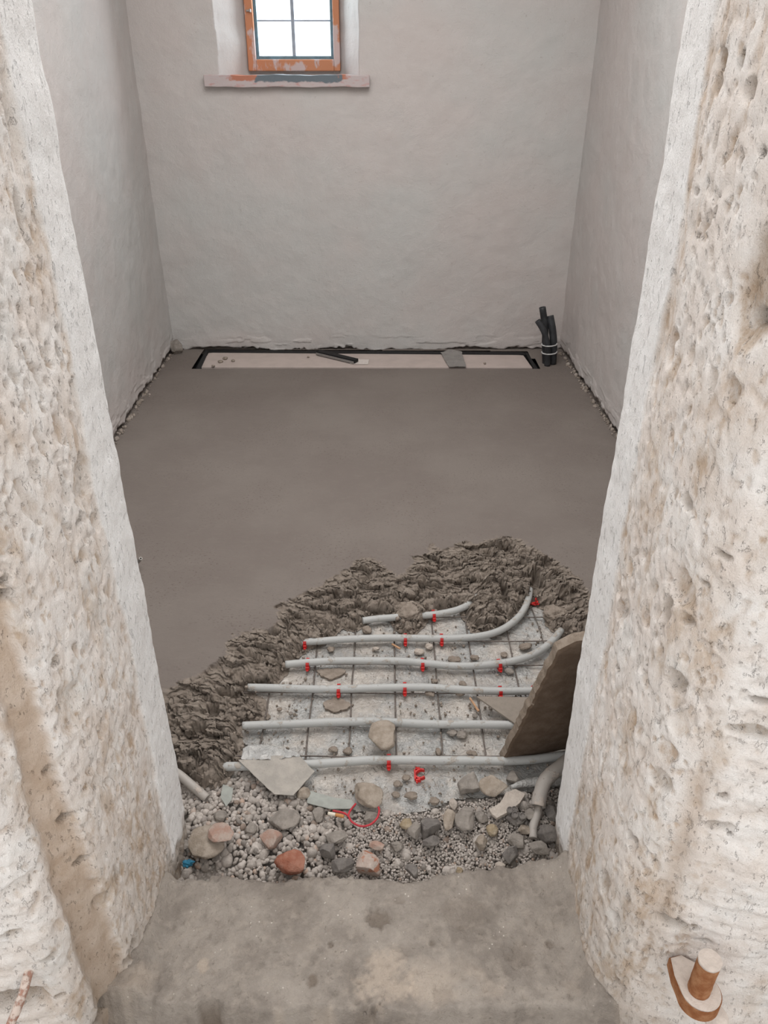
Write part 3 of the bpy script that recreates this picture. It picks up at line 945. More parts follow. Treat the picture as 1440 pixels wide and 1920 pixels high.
def scatter(step, jit, ymin=0.925):
    gx, gy = np.meshgrid(np.arange(-0.47, 0.44, step), np.arange(ymin, 1.32, step))
    gx = gx.ravel() + rs.uniform(-jit, jit, gx.size); gy = gy.ravel() + rs.uniform(-jit, jit, gy.size)
    k = inside(gx, gy, gp) & ~((gy < 1.10) & ((gx < -0.412) | (gx > 0.352)))
    return gx[k], gy[k]


def heap(x, y):
    return -0.068 + 0.012 * fbm(np.asarray(x) / 0.07, np.asarray(y) / 0.07, 1, 3, 120) - 0.012 * sm(1.10, 0.95, np.asarray(y)) - 0.03 * np.exp(-(((np.asarray(x) + 0.345) / 0.05) ** 2 + ((np.asarray(y) - 0.96) / 0.035) ** 2))


def stones(cx, cy, cz, rad, sub=2, ang=0.3):
    B, Fc = ico(sub)
    n = len(cx)
    sc = rad[:, None] * rs.uniform(0.72, 1.18, (n, 3)); sc[:, 2] *= 0.85
    V = B[None] * sc[:, None, :]
    nn = rs.uniform(0, 90, n)
    f = 1 + 0.22 * fbm(B[None, :, 0] * 1.3 + nn[:, None], B[None, :, 1] * 1.3 + nn[:, None] * 2, B[None, :, 2] * 1.3, 2, 130)
    V = V * f[..., None]
    q = rs.normal(size=(n, 4)); q /= np.linalg.norm(q, axis=1)[:, None]
    w_, x_, y_, z_ = q.T
    R = np.stack([1 - 2 * (y_**2 + z_**2), 2 * (x_*y_ - z_*w_), 2 * (x_*z_ + y_*w_), 2 * (x_*y_ + z_*w_), 1 - 2 * (x_**2 + z_**2), 2 * (y_*z_ - x_*w_), 2 * (x_*z_ - y_*w_), 2 * (y_*z_ + x_*w_), 1 - 2 * (x_**2 + y_**2)], -1).reshape(n, 3, 3)
    V = np.einsum('nij,nvj->nvi', R, V) + np.stack([cx, cy, cz], -1)[:, None, :]
    FF = (Fc[None] + (np.arange(n) * len(B))[:, None, None]).reshape(-1, 3)
    return V.reshape(-1, 3), FF


Vs, Fs, off = [], [], 0
for step, rlo, rhi, dz in ((0.0095, 0.0038, 0.0066, 0.000), (0.0058, 0.0018, 0.0036, 0.0035), (0.0064, 0.002, 0.0034, 0.0065)):
    cx, cy = scatter(step, step * 0.45)
    rad = rs.uniform(rlo, rhi, len(cx))
    coarse = sm(-0.02, -0.10, cx + 0.5 * (1.08 - cy))      # rounder, bigger pebbles at the left
    if dz > 0:
        k = rs.uniform(0, 1, len(cx)) < (0.85 - 0.75 * coarse)
        cx, cy, rad = cx[k], cy[k], rad[k]
    else:
        rad = rad * (0.80 + 0.42 * coarse) * (1 + 0.5 * (rs.uniform(0, 1, len(rad)) < 0.14)) * (1 + 1.1 * (rs.uniform(0, 1, len(rad)) < 0.07) * (1 - coarse))
    V, Ff = stones(cx, cy, heap(cx, cy) + dz, rad)
    Vs.append(V); Fs.append(Ff + off); off += len(V)
tag(mesh_np('gravel', np.concatenate(Vs), np.concatenate(Fs), M_GRAV), 'dusty loose gravel filling the pit behind the threshold', 'gravel', kind='stuff')

# larger rounded pebbles that can be told one by one
proto = []
for i in range(10):
    V = rock_verts((1, rs.uniform(.75, .95), rs.uniform(.6, .85)), 300 + i, 0.25, 3, 8, 0.07)
    me_o = mesh_np('pebble', V, ico(3)[1], M_PEB)
    proto.append(me_o)
placed = []
n_p = 0
while n_p < 170:
    if rs.uniform() < 0.6: px, py = rs.uniform(330, 600), rs.uniform(1462, 1600)
    else: px, py = rs.uniform(330, 1045), rs.uniform(1500, 1635)
    p = U(px, py, -0.06)
    if not inside(np.array([p[0]]), np.array([p[1]]), gp)[0] or p[1] < 0.945: continue
    s_ = rs.uniform(0.011, 0.017)
    if any((p[0] - a) ** 2 + (p[1] - b) ** 2 < ((s_ + c) * 0.5) ** 2 for a, b, c in placed): continue
    placed.append((p[0], p[1], s_))
    src = proto[n_p % 10]
    o = src if n_p < 10 else src.copy()
    if n_p >= 10: COL.objects.link(o)
    o.location = (p[0], p[1], float(heap(p[0], p[1])) + 0.004)
    o.rotation_euler = (rs.uniform(0, 6), rs.uniform(0, 6), rs.uniform(0, 6))
    o.scale = (s_, s_, s_)
    tag(o, 'small rounded pebble among the loose gravel behind the threshold', 'pebble', 'rounded pebbles in the gravel')
    n_p += 1

# ------------------------------------------------------------------ heating pipes and clips
ZP = -0.046
PR_ = 0.0098


def pipe(pts, label, n=6, r=PR_, mat=None, z=ZP, zs=None, name='heating_pipe', rough=0.0):
    P = [tuple(U(a, b, (zs[i] if zs else z))) for i, (a, b) in enumerate(pts)]
    o = tube(name, P, r, mat or M_PIPE, sides=18, n=n, rough=rough)
    return tag(o, label, 'pipe', 'underfloor heating pipe runs' if name == 'heating_pipe' else None)


pipe([(680, 1164), (708, 1160), (735, 1158), (770, 1155), (807, 1153), (840, 1148), (864, 1141), (884, 1130), (896, 1116)], 'grey heating pipe farthest back, mostly buried under crumbled mortar')
pipe([(560, 1204), (600, 1202), (640, 1199), (690, 1197), (740, 1196), (800, 1197), (850, 1197), (890, 1194), (925, 1187), (955, 1172), (978, 1150), (990, 1125), (993, 1105)], 'grey heating pipe curving up to the back beside the buried one')
pipe([(535, 1246), (580, 1242), (640, 1239), (700, 1239), (760, 1240), (810, 1245), (860, 1249), (910, 1247), (960, 1240), (1000, 1227), (1030, 1207), (1052, 1182)], 'grey heating pipe bending toward the top of the leaning slab')
pipe([(465, 1289), (520, 1290), (580, 1292), (640, 1292), (700, 1290), (750, 1289), (800, 1289), (850, 1292), (900, 1295), (950, 1296), (1010, 1295), (1070, 1293)], 'straight grey heating pipe just behind the flat board offcut')
pipe([(455, 1361), (500, 1359), (560, 1357), (620, 1354), (690, 1353), (750, 1355), (820, 1358), (880, 1358), (940, 1359), (1010, 1361)], 'straight grey heating pipe with a rock resting on it')
pipe([(405, 1437), (440, 1437), (480, 1436), (530, 1435), (580, 1433), (640, 1429), (700, 1425), (760, 1425), (820, 1426), (880, 1426), (940, 1427), (1000, 1424), (1060, 1416)], 'grey heating pipe nearest the threshold, running under the cardboard-like sheet')
tag(pipe([(300, 1430), (335, 1452), (360, 1473), (388, 1497)], 'x', name='pipe_stub', mat=M_DPIPE, zs=[-.03, -.035, -.045, -.06], r=0.0098),
    'dusty pipe stub slanting into the gravel beside the left jamb', 'pipe')


def clip(px, py, label, rot=0.0, loose=False, half=False):
    c = U(px, py, ZP)
    e = empty('pipe_clip', (c[0], c[1], ZP), label, 'pipe clip', None if loose else None)
    bm = bmesh.new()
    w_ = 0.0042
    R1, R2 = PR_ + 0.0004, PR_ + 0.0036
    for sg in (-1, 1):
        A = [math.radians(a) for a in np.linspace(-75, 42, 10)]
        prev = None
        for a in A:
            ring = []
            for rr in (R1, R2):
                for xx in (-w_, w_):
                    ring.append(bm.verts.new((xx, sg * rr * math.cos(a), rr * math.sin(a))))
            if prev:
                for i, j in ((0, 1), (1, 3), (3, 2), (2, 0)):
                    bm.faces.new((prev[i], prev[j], ring[j], ring[i]))
            else:
                bm.faces.new((ring[0], ring[1], ring[3], ring[2]))
            prev = ring
        bm.faces.new((prev[0], prev[2], prev[3], prev[1]))
    bmesh.ops.recalc_face_normals(bm, faces=bm.faces)
    from_bm('jaw', bm, M_RED, e)
    bm = bmesh.new()
    box_bm(bm, (0, 0, -0.0125), (0.010, 0.026, 0.004), 0.0008)
    for sg in (-1, 1):
        box_bm(bm, (0, sg * 0.0155, -0.006), (0.0095, 0.004, 0.010), 0.0008)
        box_bm(bm, (0, sg * 0.0185, -0.0095), (0.006, 0.006, 0.0035), 0.0008)
    from_bm('base', bm, M_RED, e)
    e.rotation_euler = (0, 0, rot)
    return e


CL = [(813, 1152, 'red clip on the farthest, half buried pipe', .1),
      (572, 1203, 'red clip at the left end of the second farthest pipe, by the mortar edge', 0), (760, 1197, 'red clip mid-way along the second farthest pipe, left of its neighbour', 0), (828, 1197, 'red clip on the second farthest pipe where it starts to curve', 0),
      (577, 1243, 'red clip beside the mortar edge on the third farthest pipe', 0), (792, 1243, 'red clip at the middle of the third farthest pipe', 0.03), (936, 1245, 'red clip on the bend of the third farthest pipe', .15),
      (635, 1292, 'red clip on the straight pipe above a mud patch', 0), (759, 1289, 'red clip at the middle of the straight pipe behind the rock', 0), (938, 1296, 'red clip above the flat board offcut', 0), (1001, 1295, 'red clip half hidden by the leaning slab edge', 0),
      (729, 1425, 'red clip on the nearest pipe, just below the rock', 0)]
for a in CL: clip(*a)
p = U(997, 1127, -0.03)
lc = clip(789, 1452, 'loose red pipe clip lying on the plastic film in front of the pipes', 0, True)
lc.location = U(789, 1452, -0.0585)
lc.rotation_euler = (math.radians(8), math.radians(78), math.radians(8))
lc2 = clip(998, 1125, 'red clip at the upturned end of the curving pipe', 1.2)

# ------------------------------------------------------------------ boards, sheets and scraps
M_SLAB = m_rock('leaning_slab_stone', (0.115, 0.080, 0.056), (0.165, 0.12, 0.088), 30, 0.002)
M_BOARD = m_simple('grey_brown_board', (0.27, 0.235, 0.20), 0.9, 0.15, var=0.12, scale=70, bump=0.001)
M_SHEET = m_rock('dusty_sheet', (0.33, 0.31, 0.28), (0.43, 0.395, 0.355), 26, 0.0015)
M_GREY = m_simple('pale_green_grey_sheet', (0.36, 0.375, 0.345), 0.8, 0.2, var=0.15, scale=45, bump=0.0008)


def plate(name, pts3, thick, mat, label, cat, rag=0.003, seed=1, warp=0.0, parent=None):
    """slab from an outline of 3-D points lying near one plane, with ragged edge"""
    P = np.array(pts3, float)
    out = []
    n = len(P)
    for i in range(n):
        a, b = P[i], P[(i + 1) % n]
        m_ = max(2, int(np.linalg.norm(b - a) / 0.006))
        for k in range(m_):
            out.append(a + (b - a) * k / m_)
    Q = np.array(out)
    c = Q.mean(0)
    nrm = np.zeros(3)
    for i in range(n):
        nrm += np.cross(P[i] - c, P[(i + 1) % n] - c)
    nrm /= np.linalg.norm(nrm)
    j = fbm(Q[:, 0] / 0.02, Q[:, 1] / 0.02, Q[:, 2] / 0.02, 3, seed)
    dr = Q - c; dr -= np.outer(dr @ nrm, nrm)
    dr /= np.linalg.norm(dr, axis=1)[:, None]
    Q = Q + dr * (j * rag)[:, None]
    j2 = fbm(Q[:, 0] / 0.015 + 7, Q[:, 1] / 0.015, Q[:, 2] / 0.015, 3, seed)
    rings = []
    for (f, h, e) in ((0.5, 0, 0), (0.97, 0, 0), (1.0, -0.12, 0), (1.0, -0.88, 1), (0.97, -1, 1), (0.5, -1, 1)):
        R = c + (Q - c) * f + nrm * thick * h
        if f == 1.0: R = R + dr * (j2 * rag * 0.5)[:, None]
        if warp: R = R + np.outer(fbm(R[:, 0] / 0.05, R[:, 1] / 0.05, 0, 3, seed + 4) * warp, [0, 0, 1])
        rings.append(R)
    bm = bmesh.new()
    rv = [[bm.verts.new(p) for p in R] for R in rings]
    N = len(Q)
    for a, b in zip(rv[:-1], rv[1:]):
        for k in range(N):
            bm.faces.new((a[k], a[(k + 1) % N], b[(k + 1) % N], b[k]))
    c1 = bm.verts.new(c); c2 = bm.verts.new(c - nrm * thick)
    for k in range(N):
        bm.faces.new((c1, rv[0][(k + 1) % N], rv[0][k]))
        bm.faces.new((c2, rv[-1][k], rv[-1][(k + 1) % N]))
    bmesh.ops.recalc_face_normals(bm, faces=bm.faces)
    o = from_bm(name, bm, mat, parent)
    return tag(o, label, cat)


P0 = U(941, 1430, -0.058)
P1 = W(1047, 1222, 1.115)
P1b = W(1082, 1204, 1.110)
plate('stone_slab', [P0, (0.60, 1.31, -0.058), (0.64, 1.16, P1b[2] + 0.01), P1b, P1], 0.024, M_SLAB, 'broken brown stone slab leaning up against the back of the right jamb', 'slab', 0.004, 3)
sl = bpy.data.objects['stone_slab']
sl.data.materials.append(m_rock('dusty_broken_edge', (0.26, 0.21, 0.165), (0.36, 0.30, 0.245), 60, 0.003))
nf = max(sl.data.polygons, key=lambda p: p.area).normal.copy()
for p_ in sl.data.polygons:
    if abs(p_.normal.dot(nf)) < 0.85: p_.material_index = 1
zb = -0.030
plate('board_offcut', [U(893, 1305, zb), U(978, 1365, zb), U(1030, 1385, zb), U(1050, 1308, zb)], 0.005, M_BOARD, 'flat grey-brown triangular board offcut under the leaning slab', 'board', 0.0005, 5)
zb = -0.030
plate('flat_sheet', [U(446, 1424, zb), U(515, 1489, zb - .012), U(550, 1491, zb - .012), U(590, 1446, zb - .006), U(562, 1417, zb), U(520, 1416, zb), U(480, 1420, zb)], 0.0022, M_SHEET, 'dusty five-sided sheet lying over the nearest pipe at the left', 'sheet', 0.0015, 7, 0.002)
plate('flat_sheet', [U(578, 1481, -.054), U(576, 1505, -.054), U(620, 1517, -.054), U(668, 1516, -.054), U(660, 1500, -.056), U(628, 1496, -.056)], 0.002, M_GREY, 'pale green-grey torn sheet beside the red wire loop', 'sheet', 0.0015, 9, 0.002)
plate('plastic_scrap', [U(418, 1470, -.058), U(414, 1496, -.05), U(424, 1512, -.05), (U(434, 1500, -.05)), U(437, 1478, -.058)], 0.001, M_GREY, 'thin grey-green sliver standing in the pebbles left of the dusty sheet', 'scrap', 0.001, 10)
# crumpled translucent foil behind the sheet
kf = NT('crumpled_clear_foil')
kf.bump(kf.noise(55, 4, 0.55, None, 1.5), 0.010)
M_FOIL = kf.done(kf.mix(kf.ramp(kf.noise(40, 4, 0.6), 0.35, 0.65), (0.42, 0.42, 0.41), (0.55, 0.54, 0.52)), 0.28, 0.6)
pf = [tuple(U(x, y, -0.03)[:2]) for x, y in ((450, 1424), (455, 1400), (470, 1392), (490, 1382), (505, 1388), (522, 1403), (545, 1405), (570, 1418), (520, 1424))]
xs = [p[0] for p in pf]; ys = [p[1] for p in pf]
xa = axis((min(xs), max(xs), 0.0025)); ya = axis((min(ys), max(ys), 0.0025))
Xg, Yg = np.meshgrid(xa, ya, indexing='ij')
zz = -0.030 + 0.006 * fbm(Xg / 0.03, Yg / 0.03, 1, 3, 140) + 0.004 * (1 - np.abs(fbm(Xg / 0.03 + 2, Yg / 0.02, 2, 2, 141)) * 3).clip(0, 1) ** 2 - 0.02 * sm(min(ys) + .03, max(ys), Yg)
o = grid('plastic_foil', Xg, Yg, zz, M_FOIL, keep=inside(Xg, Yg, pf))
md = o.modifiers.new('s', 'SOLIDIFY'); md.thickness = 0.0006
tag(o, 'crumpled translucent foil poking out behind the dusty sheet', 'foil')
# twisted film strip beside the dusty conduit
tag(tube('plastic_strip', [tuple(U(a, b, -.050)) for a, b in ((958, 1476), (980, 1470), (1005, 1466), (1030, 1464), (1055, 1462))], [0.004, 0.009, 0.011, 0.012, 0.012], M_FOIL, sides=12, rough=0.003), 'twisted clear plastic strip running behind the dusty conduit', 'plastic strip')

# dusty conduit at right and its thin tail
tag(tube('dusty_conduit', [tuple(U(a, b, z)) for a, b, z in ((1085, 1410, 0.0), (1050, 1438, 0.0), (1025, 1460, -.005), (1014, 1485, -.02), (1009, 1512, -.035))], 0.0150, M_DPIPE, sides=20, rough=0.0012, hollow=0.8), 'thick dust-covered conduit curving down beside the right jamb', 'conduit')
tag(tube('dusty_conduit', [tuple(U(a, b, z)) for a, b, z in ((1012, 1508, -.045), (1006, 1530, -.048), (1000, 1550, -.052), (1000, 1572, -.060))], 0.0085, M_DPIPE, sides=16, rough=0.0012), 'thin dusty conduit end sinking into the gravel below the thick one', 'conduit')

# red wire loop, cigarette butt, blue scrap, wood splinters
M_STR = m_simple('red_cord', (0.52, 0.045, 0.06), 0.6, 0.3, var=0.35, scale=80)
loop = [(624, 1520, -.045), (640, 1523, -.043), (652, 1529, -.040), (660, 1541, -.043), (676, 1549, -.045), (694, 1546, -.044), (707, 1534, -.043), (711, 1519, -.045), (706, 1506, -.05)]
tag(tube('red_cord', [tuple(U(*p)) for p in loop], 0.0022, M_STR, sides=10, rough=0.0005), 'looped red cord lying on the gravel beside the cigarette butt', 'cord')
tag(tube('red_cord', [tuple(U(*p)) for p in ((653, 1530, -.041), (656, 1521, -.043), (662, 1513, -.047), (667, 1507, -.05))], 0.0020, M_STR, sides=10, rough=0.0004), 'short red cord end crossing the start of the red loop', 'cord')
cg = empty('cigarette_butt', U(630, 1527, -.045), 'orange-filtered cigarette butt on the gravel beside the red cord', 'cigarette butt')
base = U(630, 1527, -.045)
rel = lambda px, py, z: tuple(U(px, py, z) - base)
tube('paper', [rel(615, 1525, -.045), rel(629, 1527.5, -.045)], 0.0036, m_simple('cigarette_paper', (0.72, 0.66, 0.55), 0.8, 0.2), cg, sides=14)
tube('filter', [rel(629, 1527.5, -.045), rel(645, 1531, -.047)], 0.0037, m_simple('cigarette_filter', (0.55, 0.26, 0.10), 0.8, 0.2), cg, sides=14)
tube('ash', [rel(611, 1524.3, -.045), rel(615, 1525, -.045)], 0.0034, m_simple('burnt_ash', (0.03, 0.025, 0.02), 0.9, 0.1), cg, sides=12)
bl = U(351, 1630, -.035)
M_BLUE = m_simple('blue_plastic', (0.03, 0.22, 0.36), 0.5, 0.4, var=0.5, scale=140, bump=0.002)
V = rock_verts((0.024, 0.018, 0.016), 777, 0.2, 4, 6, 0.45)
o = mesh_np('plastic_scrap', V, ico(4)[1], M_BLUE); o.location = bl + np.array([0, 0.012, 0.0])
tag(o, 'crumpled blue plastic scrap in the hollow beside the left jamb', 'scrap')
M_WOOD = m_simple('splintered_wood', (0.50, 0.30, 0.18), 0.8, 0.2, var=0.25, scale=90)
for (x0, y0, x1, y1, lb) in ((882, 1308, 897, 1332, 'orange wood splinter pointing at the flat board offcut'), (736, 1207, 750, 1215, 'small wood splinter under the second farthest pipe')):
    a, b = U(x0, y0, -.055), U(x1, y1, -.055)
    tag(plate('wood_splinter', [a + [0, .003, 0], a - [.003, .001, 0], b - [.002, .003, 0], b + [.003, 0, 0]], 0.003, M_WOOD, lb, 'splinter', 0.0006, 12), lb, 'splinter')

# ------------------------------------------------------------------ rocks
RG = m_rock('grey_rock', (0.25, 0.225, 0.20), (0.36, 0.325, 0.29))
RD = m_rock('dark_grey_rock', (0.165, 0.15, 0.14), (0.25, 0.23, 0.21))
RT = m_rock('tan_rock', (0.30, 0.25, 0.20), (0.43, 0.37, 0.31))
RR = m_rock('red_rock', (0.33, 0.125, 0.08), (0.42, 0.21, 0.15), 50, 0.004)
RP = m_rock('pink_rock', (0.38, 0.24, 0.19), (0.44, 0.36, 0.31), 40, 0.003)
RM = m_rock('mixed_rock', (0.45, 0.36, 0.31), (0.54, 0.47, 0.42), 40, 0.003, (0.42, 0.20, 0.13))
RY = m_rock('yellow_rock', (0.32, 0.25, 0.16), (0.42, 0.35, 0.26))
RB = m_rock('pale_rock', (0.46, 0.40, 0.35), (0.55, 0.49, 0.43))
scale_at = lambda p: (p[1] * ct + (CAMH - p[2]) * st) / F
RK = [
 (388, 1578, 74, 62, -.052, RT, .55, 'large flat beige rock at the left end of the gravel', .35),
 (414, 1562, 50, 40, -.030, RP, .7, 'reddish flake lying on the large flat beige rock', .3),
 (533, 1537, 62, 40, -.050, RG, .7, 'grey wedge-shaped rock in the left half of the gravel', .7),
 (507, 1572, 44, 34, -.052, RP, .8, 'dull pink rock between the beige rock and the grey wedge', .6),
 (544, 1615, 62, 42, -.040, RR, .6, 'brick-red rock resting against the threshold edge', .75),
 (614, 1594, 30, 30, -.050, RD, .8, 'dark blocky stone just above the brick-red and mixed rocks', .8),
 (642, 1623, 46, 30, -.045, RD, .8, 'dark grey stone on the threshold edge left of the pink-white rock', .6),
 (690, 1617, 46, 42, -.042, RM, .8, 'pink and white mottled rock against the threshold edge', .8),
 (598, 1528, 24, 26, -.050, RG, .7, 'grey upright stone left of the cigarette butt', .8),
 (569, 1487, 26, 20, -.052, RT, .6, 'tan lump at the right corner of the dusty sheet', .8),
 (413, 1530, 26, 20, -.052, RG, .5, 'grey stone above the large flat beige rock', .7),
 (632, 1571, 42, 28, -.055, RG, .7, 'low grey rock under the red cord loop', .6),
 (690, 1490, 60, 44, -.042, RT, .6, 'tan rock on the film edge above the red cord loop', .7),
 (718, 1377, 56, 66, -.020, RT, .55, 'big tan rock resting against the straight pipe', .5),
 (880, 1466, 44, 46, -.048, RG, .75, 'grey rock on the film in front of the nearest pipe, left of its pair', .6),
 (925, 1474, 54, 40, -.045, RT, .85, 'ridged tan rock on the film, right of its pair', .6),
 (963, 1457, 26, 26, -.055, RG, .7, 'small grey stone under the foot of the leaning slab', .8),
 (871, 1535, 38, 54, -.045, RG, .8, 'tall grey rock in the middle right of the gravel', .9),
 (843, 1541, 28, 38, -.048, RT, .85, 'narrow tan rock leaning on the tall grey rock', .9),
 (808, 1549, 38, 36, -.048, RD, .85, 'dark angular rock left of the narrow tan rock', .9),
 (776, 1557, 26, 32, -.052, RG, .8, 'grey stone left of the dark angular rock', .8),
 (808, 1578, 34, 20, -.052, RD, .8, 'dark flat stone in front of the dark angular rock', .6),
 (903, 1533, 26, 24, -.052, RG, .7, 'grey stone right of the tall grey rock', .8),
 (761, 1545, 24, 22, -.050, RY, .4, 'yellowish rounded stone right of the red cord loop', .8),
 (903, 1579, 24, 26, -.052, RT, .8, 'tan angular stone in the right part of the gravel', .9),
 (923, 1556, 22, 22, -.050, RY, .25, 'smooth oval olive stone below the pale flat stone', .8),
 (957, 1602, 32, 38, -.045, RD, .8, 'dark grey stone against the right part of the threshold edge', .8),
 (938, 1622, 20, 12, -.035, RB, .5, 'pale stone lying right on the threshold edge', .7),
 (772, 1633, 22, 30, -.035, RD, .85, 'dark pointed stone poking over the threshold edge', .8),
 (862, 1633, 14, 14, -.035, RY, .5, 'olive pebble at the threshold edge', .9),
 (1028, 1562, 40, 32, -.048, RD, .8, 'dark rock beside the thin dusty conduit end', .7),
 (992, 1527, 22, 26, -.050, RG, .7, 'grey stone left of the thin dusty conduit end', .8),
 (706, 1586, 30, 16, -.052, RP, .6, 'thin pinkish stone above the mottled pink-white rock', .6),
 (850, 1506, 16, 24, -.056, RB, .7, 'pale upright stone at the film edge', .9),
 (968, 1575, 34, 24, -.052, RG, .8, 'grey rock above the dark stone at the right edge', .7),
 (1010, 1590, 36, 26, -.050, RG, .8, 'grey rock near the foot of the right jamb', .7),
 (1035, 1525, 24, 30, -.055, RD, .8, 'dark stone between the conduit and the right jamb', .8),
 (695, 1533, 26, 26, -.055, RG, .85, 'grey angular stone inside the red cord loop', .8),
 (470, 1555, 24, 18, -.055, RG, .6, 'grey stone right of the reddish flake', .8),
 (745, 1585, 26, 20, -.056, RG, .8, 'grey stone midway between the mottled rock and the dark flat stone', .7),
 (985, 1555, 26, 20, -.054, RT, .7, 'tan stone below the honeycomb lump', .7),
 (345, 1585, 22, 18, -.052, RG, .5, 'grey stone at the left edge of the large flat beige rock', .8),
 (333, 1548, 20, 24, -.040, RG, .5, 'grey stone touching the foot of the left jamb', .8),
]
for i, (px, py, wpx, hpx, z, mt, an, lb, flat_) in enumerate(RK):
    p = U(px, py, z)
    s_ = scale_at(p)
    wx_, hy_ = wpx * s_, hpx * s_ * 1.12
    o = rock('rock', p, (wx_, hy_, min(wx_, hy_) * flat_), 500 + i * 7, mt, an, 4, 13, 0.07)
    tag(o, lb, 'rock')
zz = -.040
plate('flat_stone', [U(917, 1517, zz), U(932, 1534, zz), U(948, 1525, zz), U(962, 1514, zz), U(975, 1505, zz), U(986, 1488, zz), U(966, 1480, zz), U(948, 1486, zz), U(938, 1505, zz)], 0.008, RB, 'pale flat stone flake left of the thick dusty conduit', 'stone', 0.003, 15, 0.002)
# honeycomb lump: broken hollow brick piece
bm = bmesh.new()
hc = U(968, 1526, -.040)
hl = empty('honeycomb_lump', hc, 'broken hollow clay piece with three dark round holes beside the pale flake', 'brick fragment')
for (hx_, hy_) in ((-0.0125, 0.006), (-0.003, 0.007), (-0.004, -0.006), (0.0115, -0.009)):
    pts = [(hx_, hy_ + 0.006, -0.012), (hx_, hy_, 0.006)]
    tube('cell', pts, 0.0066, RD, hl, sides=16, n=2, hollow=0.80)
rock('base', (0.002, 0.0, -0.014), (0.045, 0.032, 0.018), 901, RD, 0.5, 4, parent=hl)

# loose mortar crumbs lying on film and pipes
MUD = [(618, 1262, 50, 22), (632, 1322, 54, 30), (600, 1270, 20, 10), (656, 1370, 16, 8)]
for i, (px, py, wp, hp) in enumerate(MUD[:2]):
    p = U(px, py, -.064); s_ = scale_at(p)
    n_ = 18
    out = []
    for k in range(n_):
        a = 2 * math.pi * k / n_
        r_ = 1 + 0.12 * math.sin(3 * a + i * 2) + 0.08 * math.sin(5 * a + i)
        out.append((p[0] + 0.5 * wp * s_ * r_ * math.cos(a), p[1] + 0.62 * hp * s_ * r_ * math.sin(a), p[2] + 0.003))
    plate('mortar_splat', out, 0.006, M_MO, ('smeared mortar patch below the clip of the third farthest pipe', 'smeared mortar patch between the two straight pipes at left')[i], 'mortar patch', 0.012, 20 + i, 0.001)
LUMPS = [(768, 1156, 62, 44, 'large crumbly mortar lump covering the middle of the farthest pipe'), (1040, 1160, 46, 40, 'mortar lump between the upturned pipe end and the right jamb'), (688, 1181, 20, 16, 'lone mortar lump left of the buried pipe end, under the broken edge'), (620, 1218, 14, 12, 'mortar lump below the left end of the second farthest pipe'), (852, 1237, 26, 14, 'mortar lump on the third farthest pipe right of centre'),
         (815, 1277, 14, 10, 'dark mortar crumb above the straight pipe near its middle'), (862, 1300, 18, 12, 'mortar lump stuck on the front of the straight pipe'), (806, 1300, 20, 12, 'mortar lump under the straight pipe near its middle'),
         (868, 1282, 16, 10, 'dark crumb above the straight pipe, right of its middle'), (945, 1228, 14, 12, 'mortar crumb beside the bend of the third farthest pipe'), (985, 1212, 28, 14, 'mortar smear under the bending pipe near the leaning slab'),
         (890, 1233, 18, 12, 'crumb behind the bending pipe'), (625, 1405, 20, 12, 'mortar crumbs heap between the last two pipes, left of the rock'), (652, 1408, 18, 14, 'dark crumb nearest pipe, left of the big rock'),
         (832, 1358, 18, 12, 'grey crumb heap just in front of the straight pipe right of the rock'), (848, 1374, 22, 14, 'grey stone crumb between the last two pipes, right of the rock'), (866, 1378, 20, 14, 'grey crumb lying right of the crumb heap'), (885, 1412, 22, 10, 'dark crumbs by the nearest pipe'),
         (822, 1410, 12, 18, 'elongated crumb on a mesh wire near the nearest pipe'), (745, 1470, 16, 12, 'brown crumb left of the loose red clip'), (762, 1458, 18, 12, 'tan crumb touching the loose red clip'), (770, 1492, 26, 16, 'crumb cluster on the film below the loose clip'),
         (742, 1490, 16, 12, 'brown crumb right of the tan rock on the film edge'), (815, 1502, 20, 14, 'round crumb at the film edge'), (524, 1330, 10, 8, 'small crumb right of the mortar edge between two straight pipes'), (545, 1338, 8, 7, 'tiny crumb between two straight pipes at left'),
         (890, 1342, 10, 10, 'crumb beside the orange wood splinter'), (955, 1258, 18, 14, 'pebbly crumb in front of the bend of the third farthest pipe'), (705, 1216, 14, 8, 'pale crumb under the second farthest pipe'), (786, 1222, 20, 14, 'pale crumb cluster between second and third farthest pipes'), (805, 1212, 16, 14, 'pale upper crumb behind the third farthest pipe')]
for i, (px, py, wp, hp, lb) in enumerate(LUMPS):
    z = -.058
    p = U(px, py, z); s_ = scale_at(p)
    mt = M_MO if i < 25 else RG
    if 'grey' in lb: mt = RG
    if 'pale' in lb: mt = RB
    o = rock('mortar_lump', p, (wp * s_, hp * s_ * 1.2, hp * s_ * 0.8), 1200 + i, mt, 0.2, 5 if i < 2 else 4, 6, 0.22)
    if i < 2: o.location.z += 0.012
    tag(o, lb, 'lump')
# fine crumbs nobody could count
n = 2400
cx = rs.uniform(-0.38, 0.45, n); cy = rs.uniform(1.10, 1.80, n)
k = inside(cx, cy, polyF) & ~inside(cx, cy, polyM)
dens = fbm(cx / 0.07, cy / 0.07, 3, 3, 150)
k &= (dens + rs.uniform(-0.4, 0.4, n)) > 0.0
cx, cy = cx[k], cy[k]
rad = 0.0012 + 0.0032 * rs.uniform(0, 1, len(cx)) ** 3
V, Ff = stones(cx, cy, np.full(len(cx), -0.0655) + rad * 0.6, rad)
tag(mesh_np('mortar_crumbs', V, Ff, m_rock('crumb_mix', (0.19, 0.155, 0.125), (0.40, 0.35, 0.30), 25)), 'fine mortar and stone crumbs sprinkled over the plastic film', 'crumbs', kind='stuff')
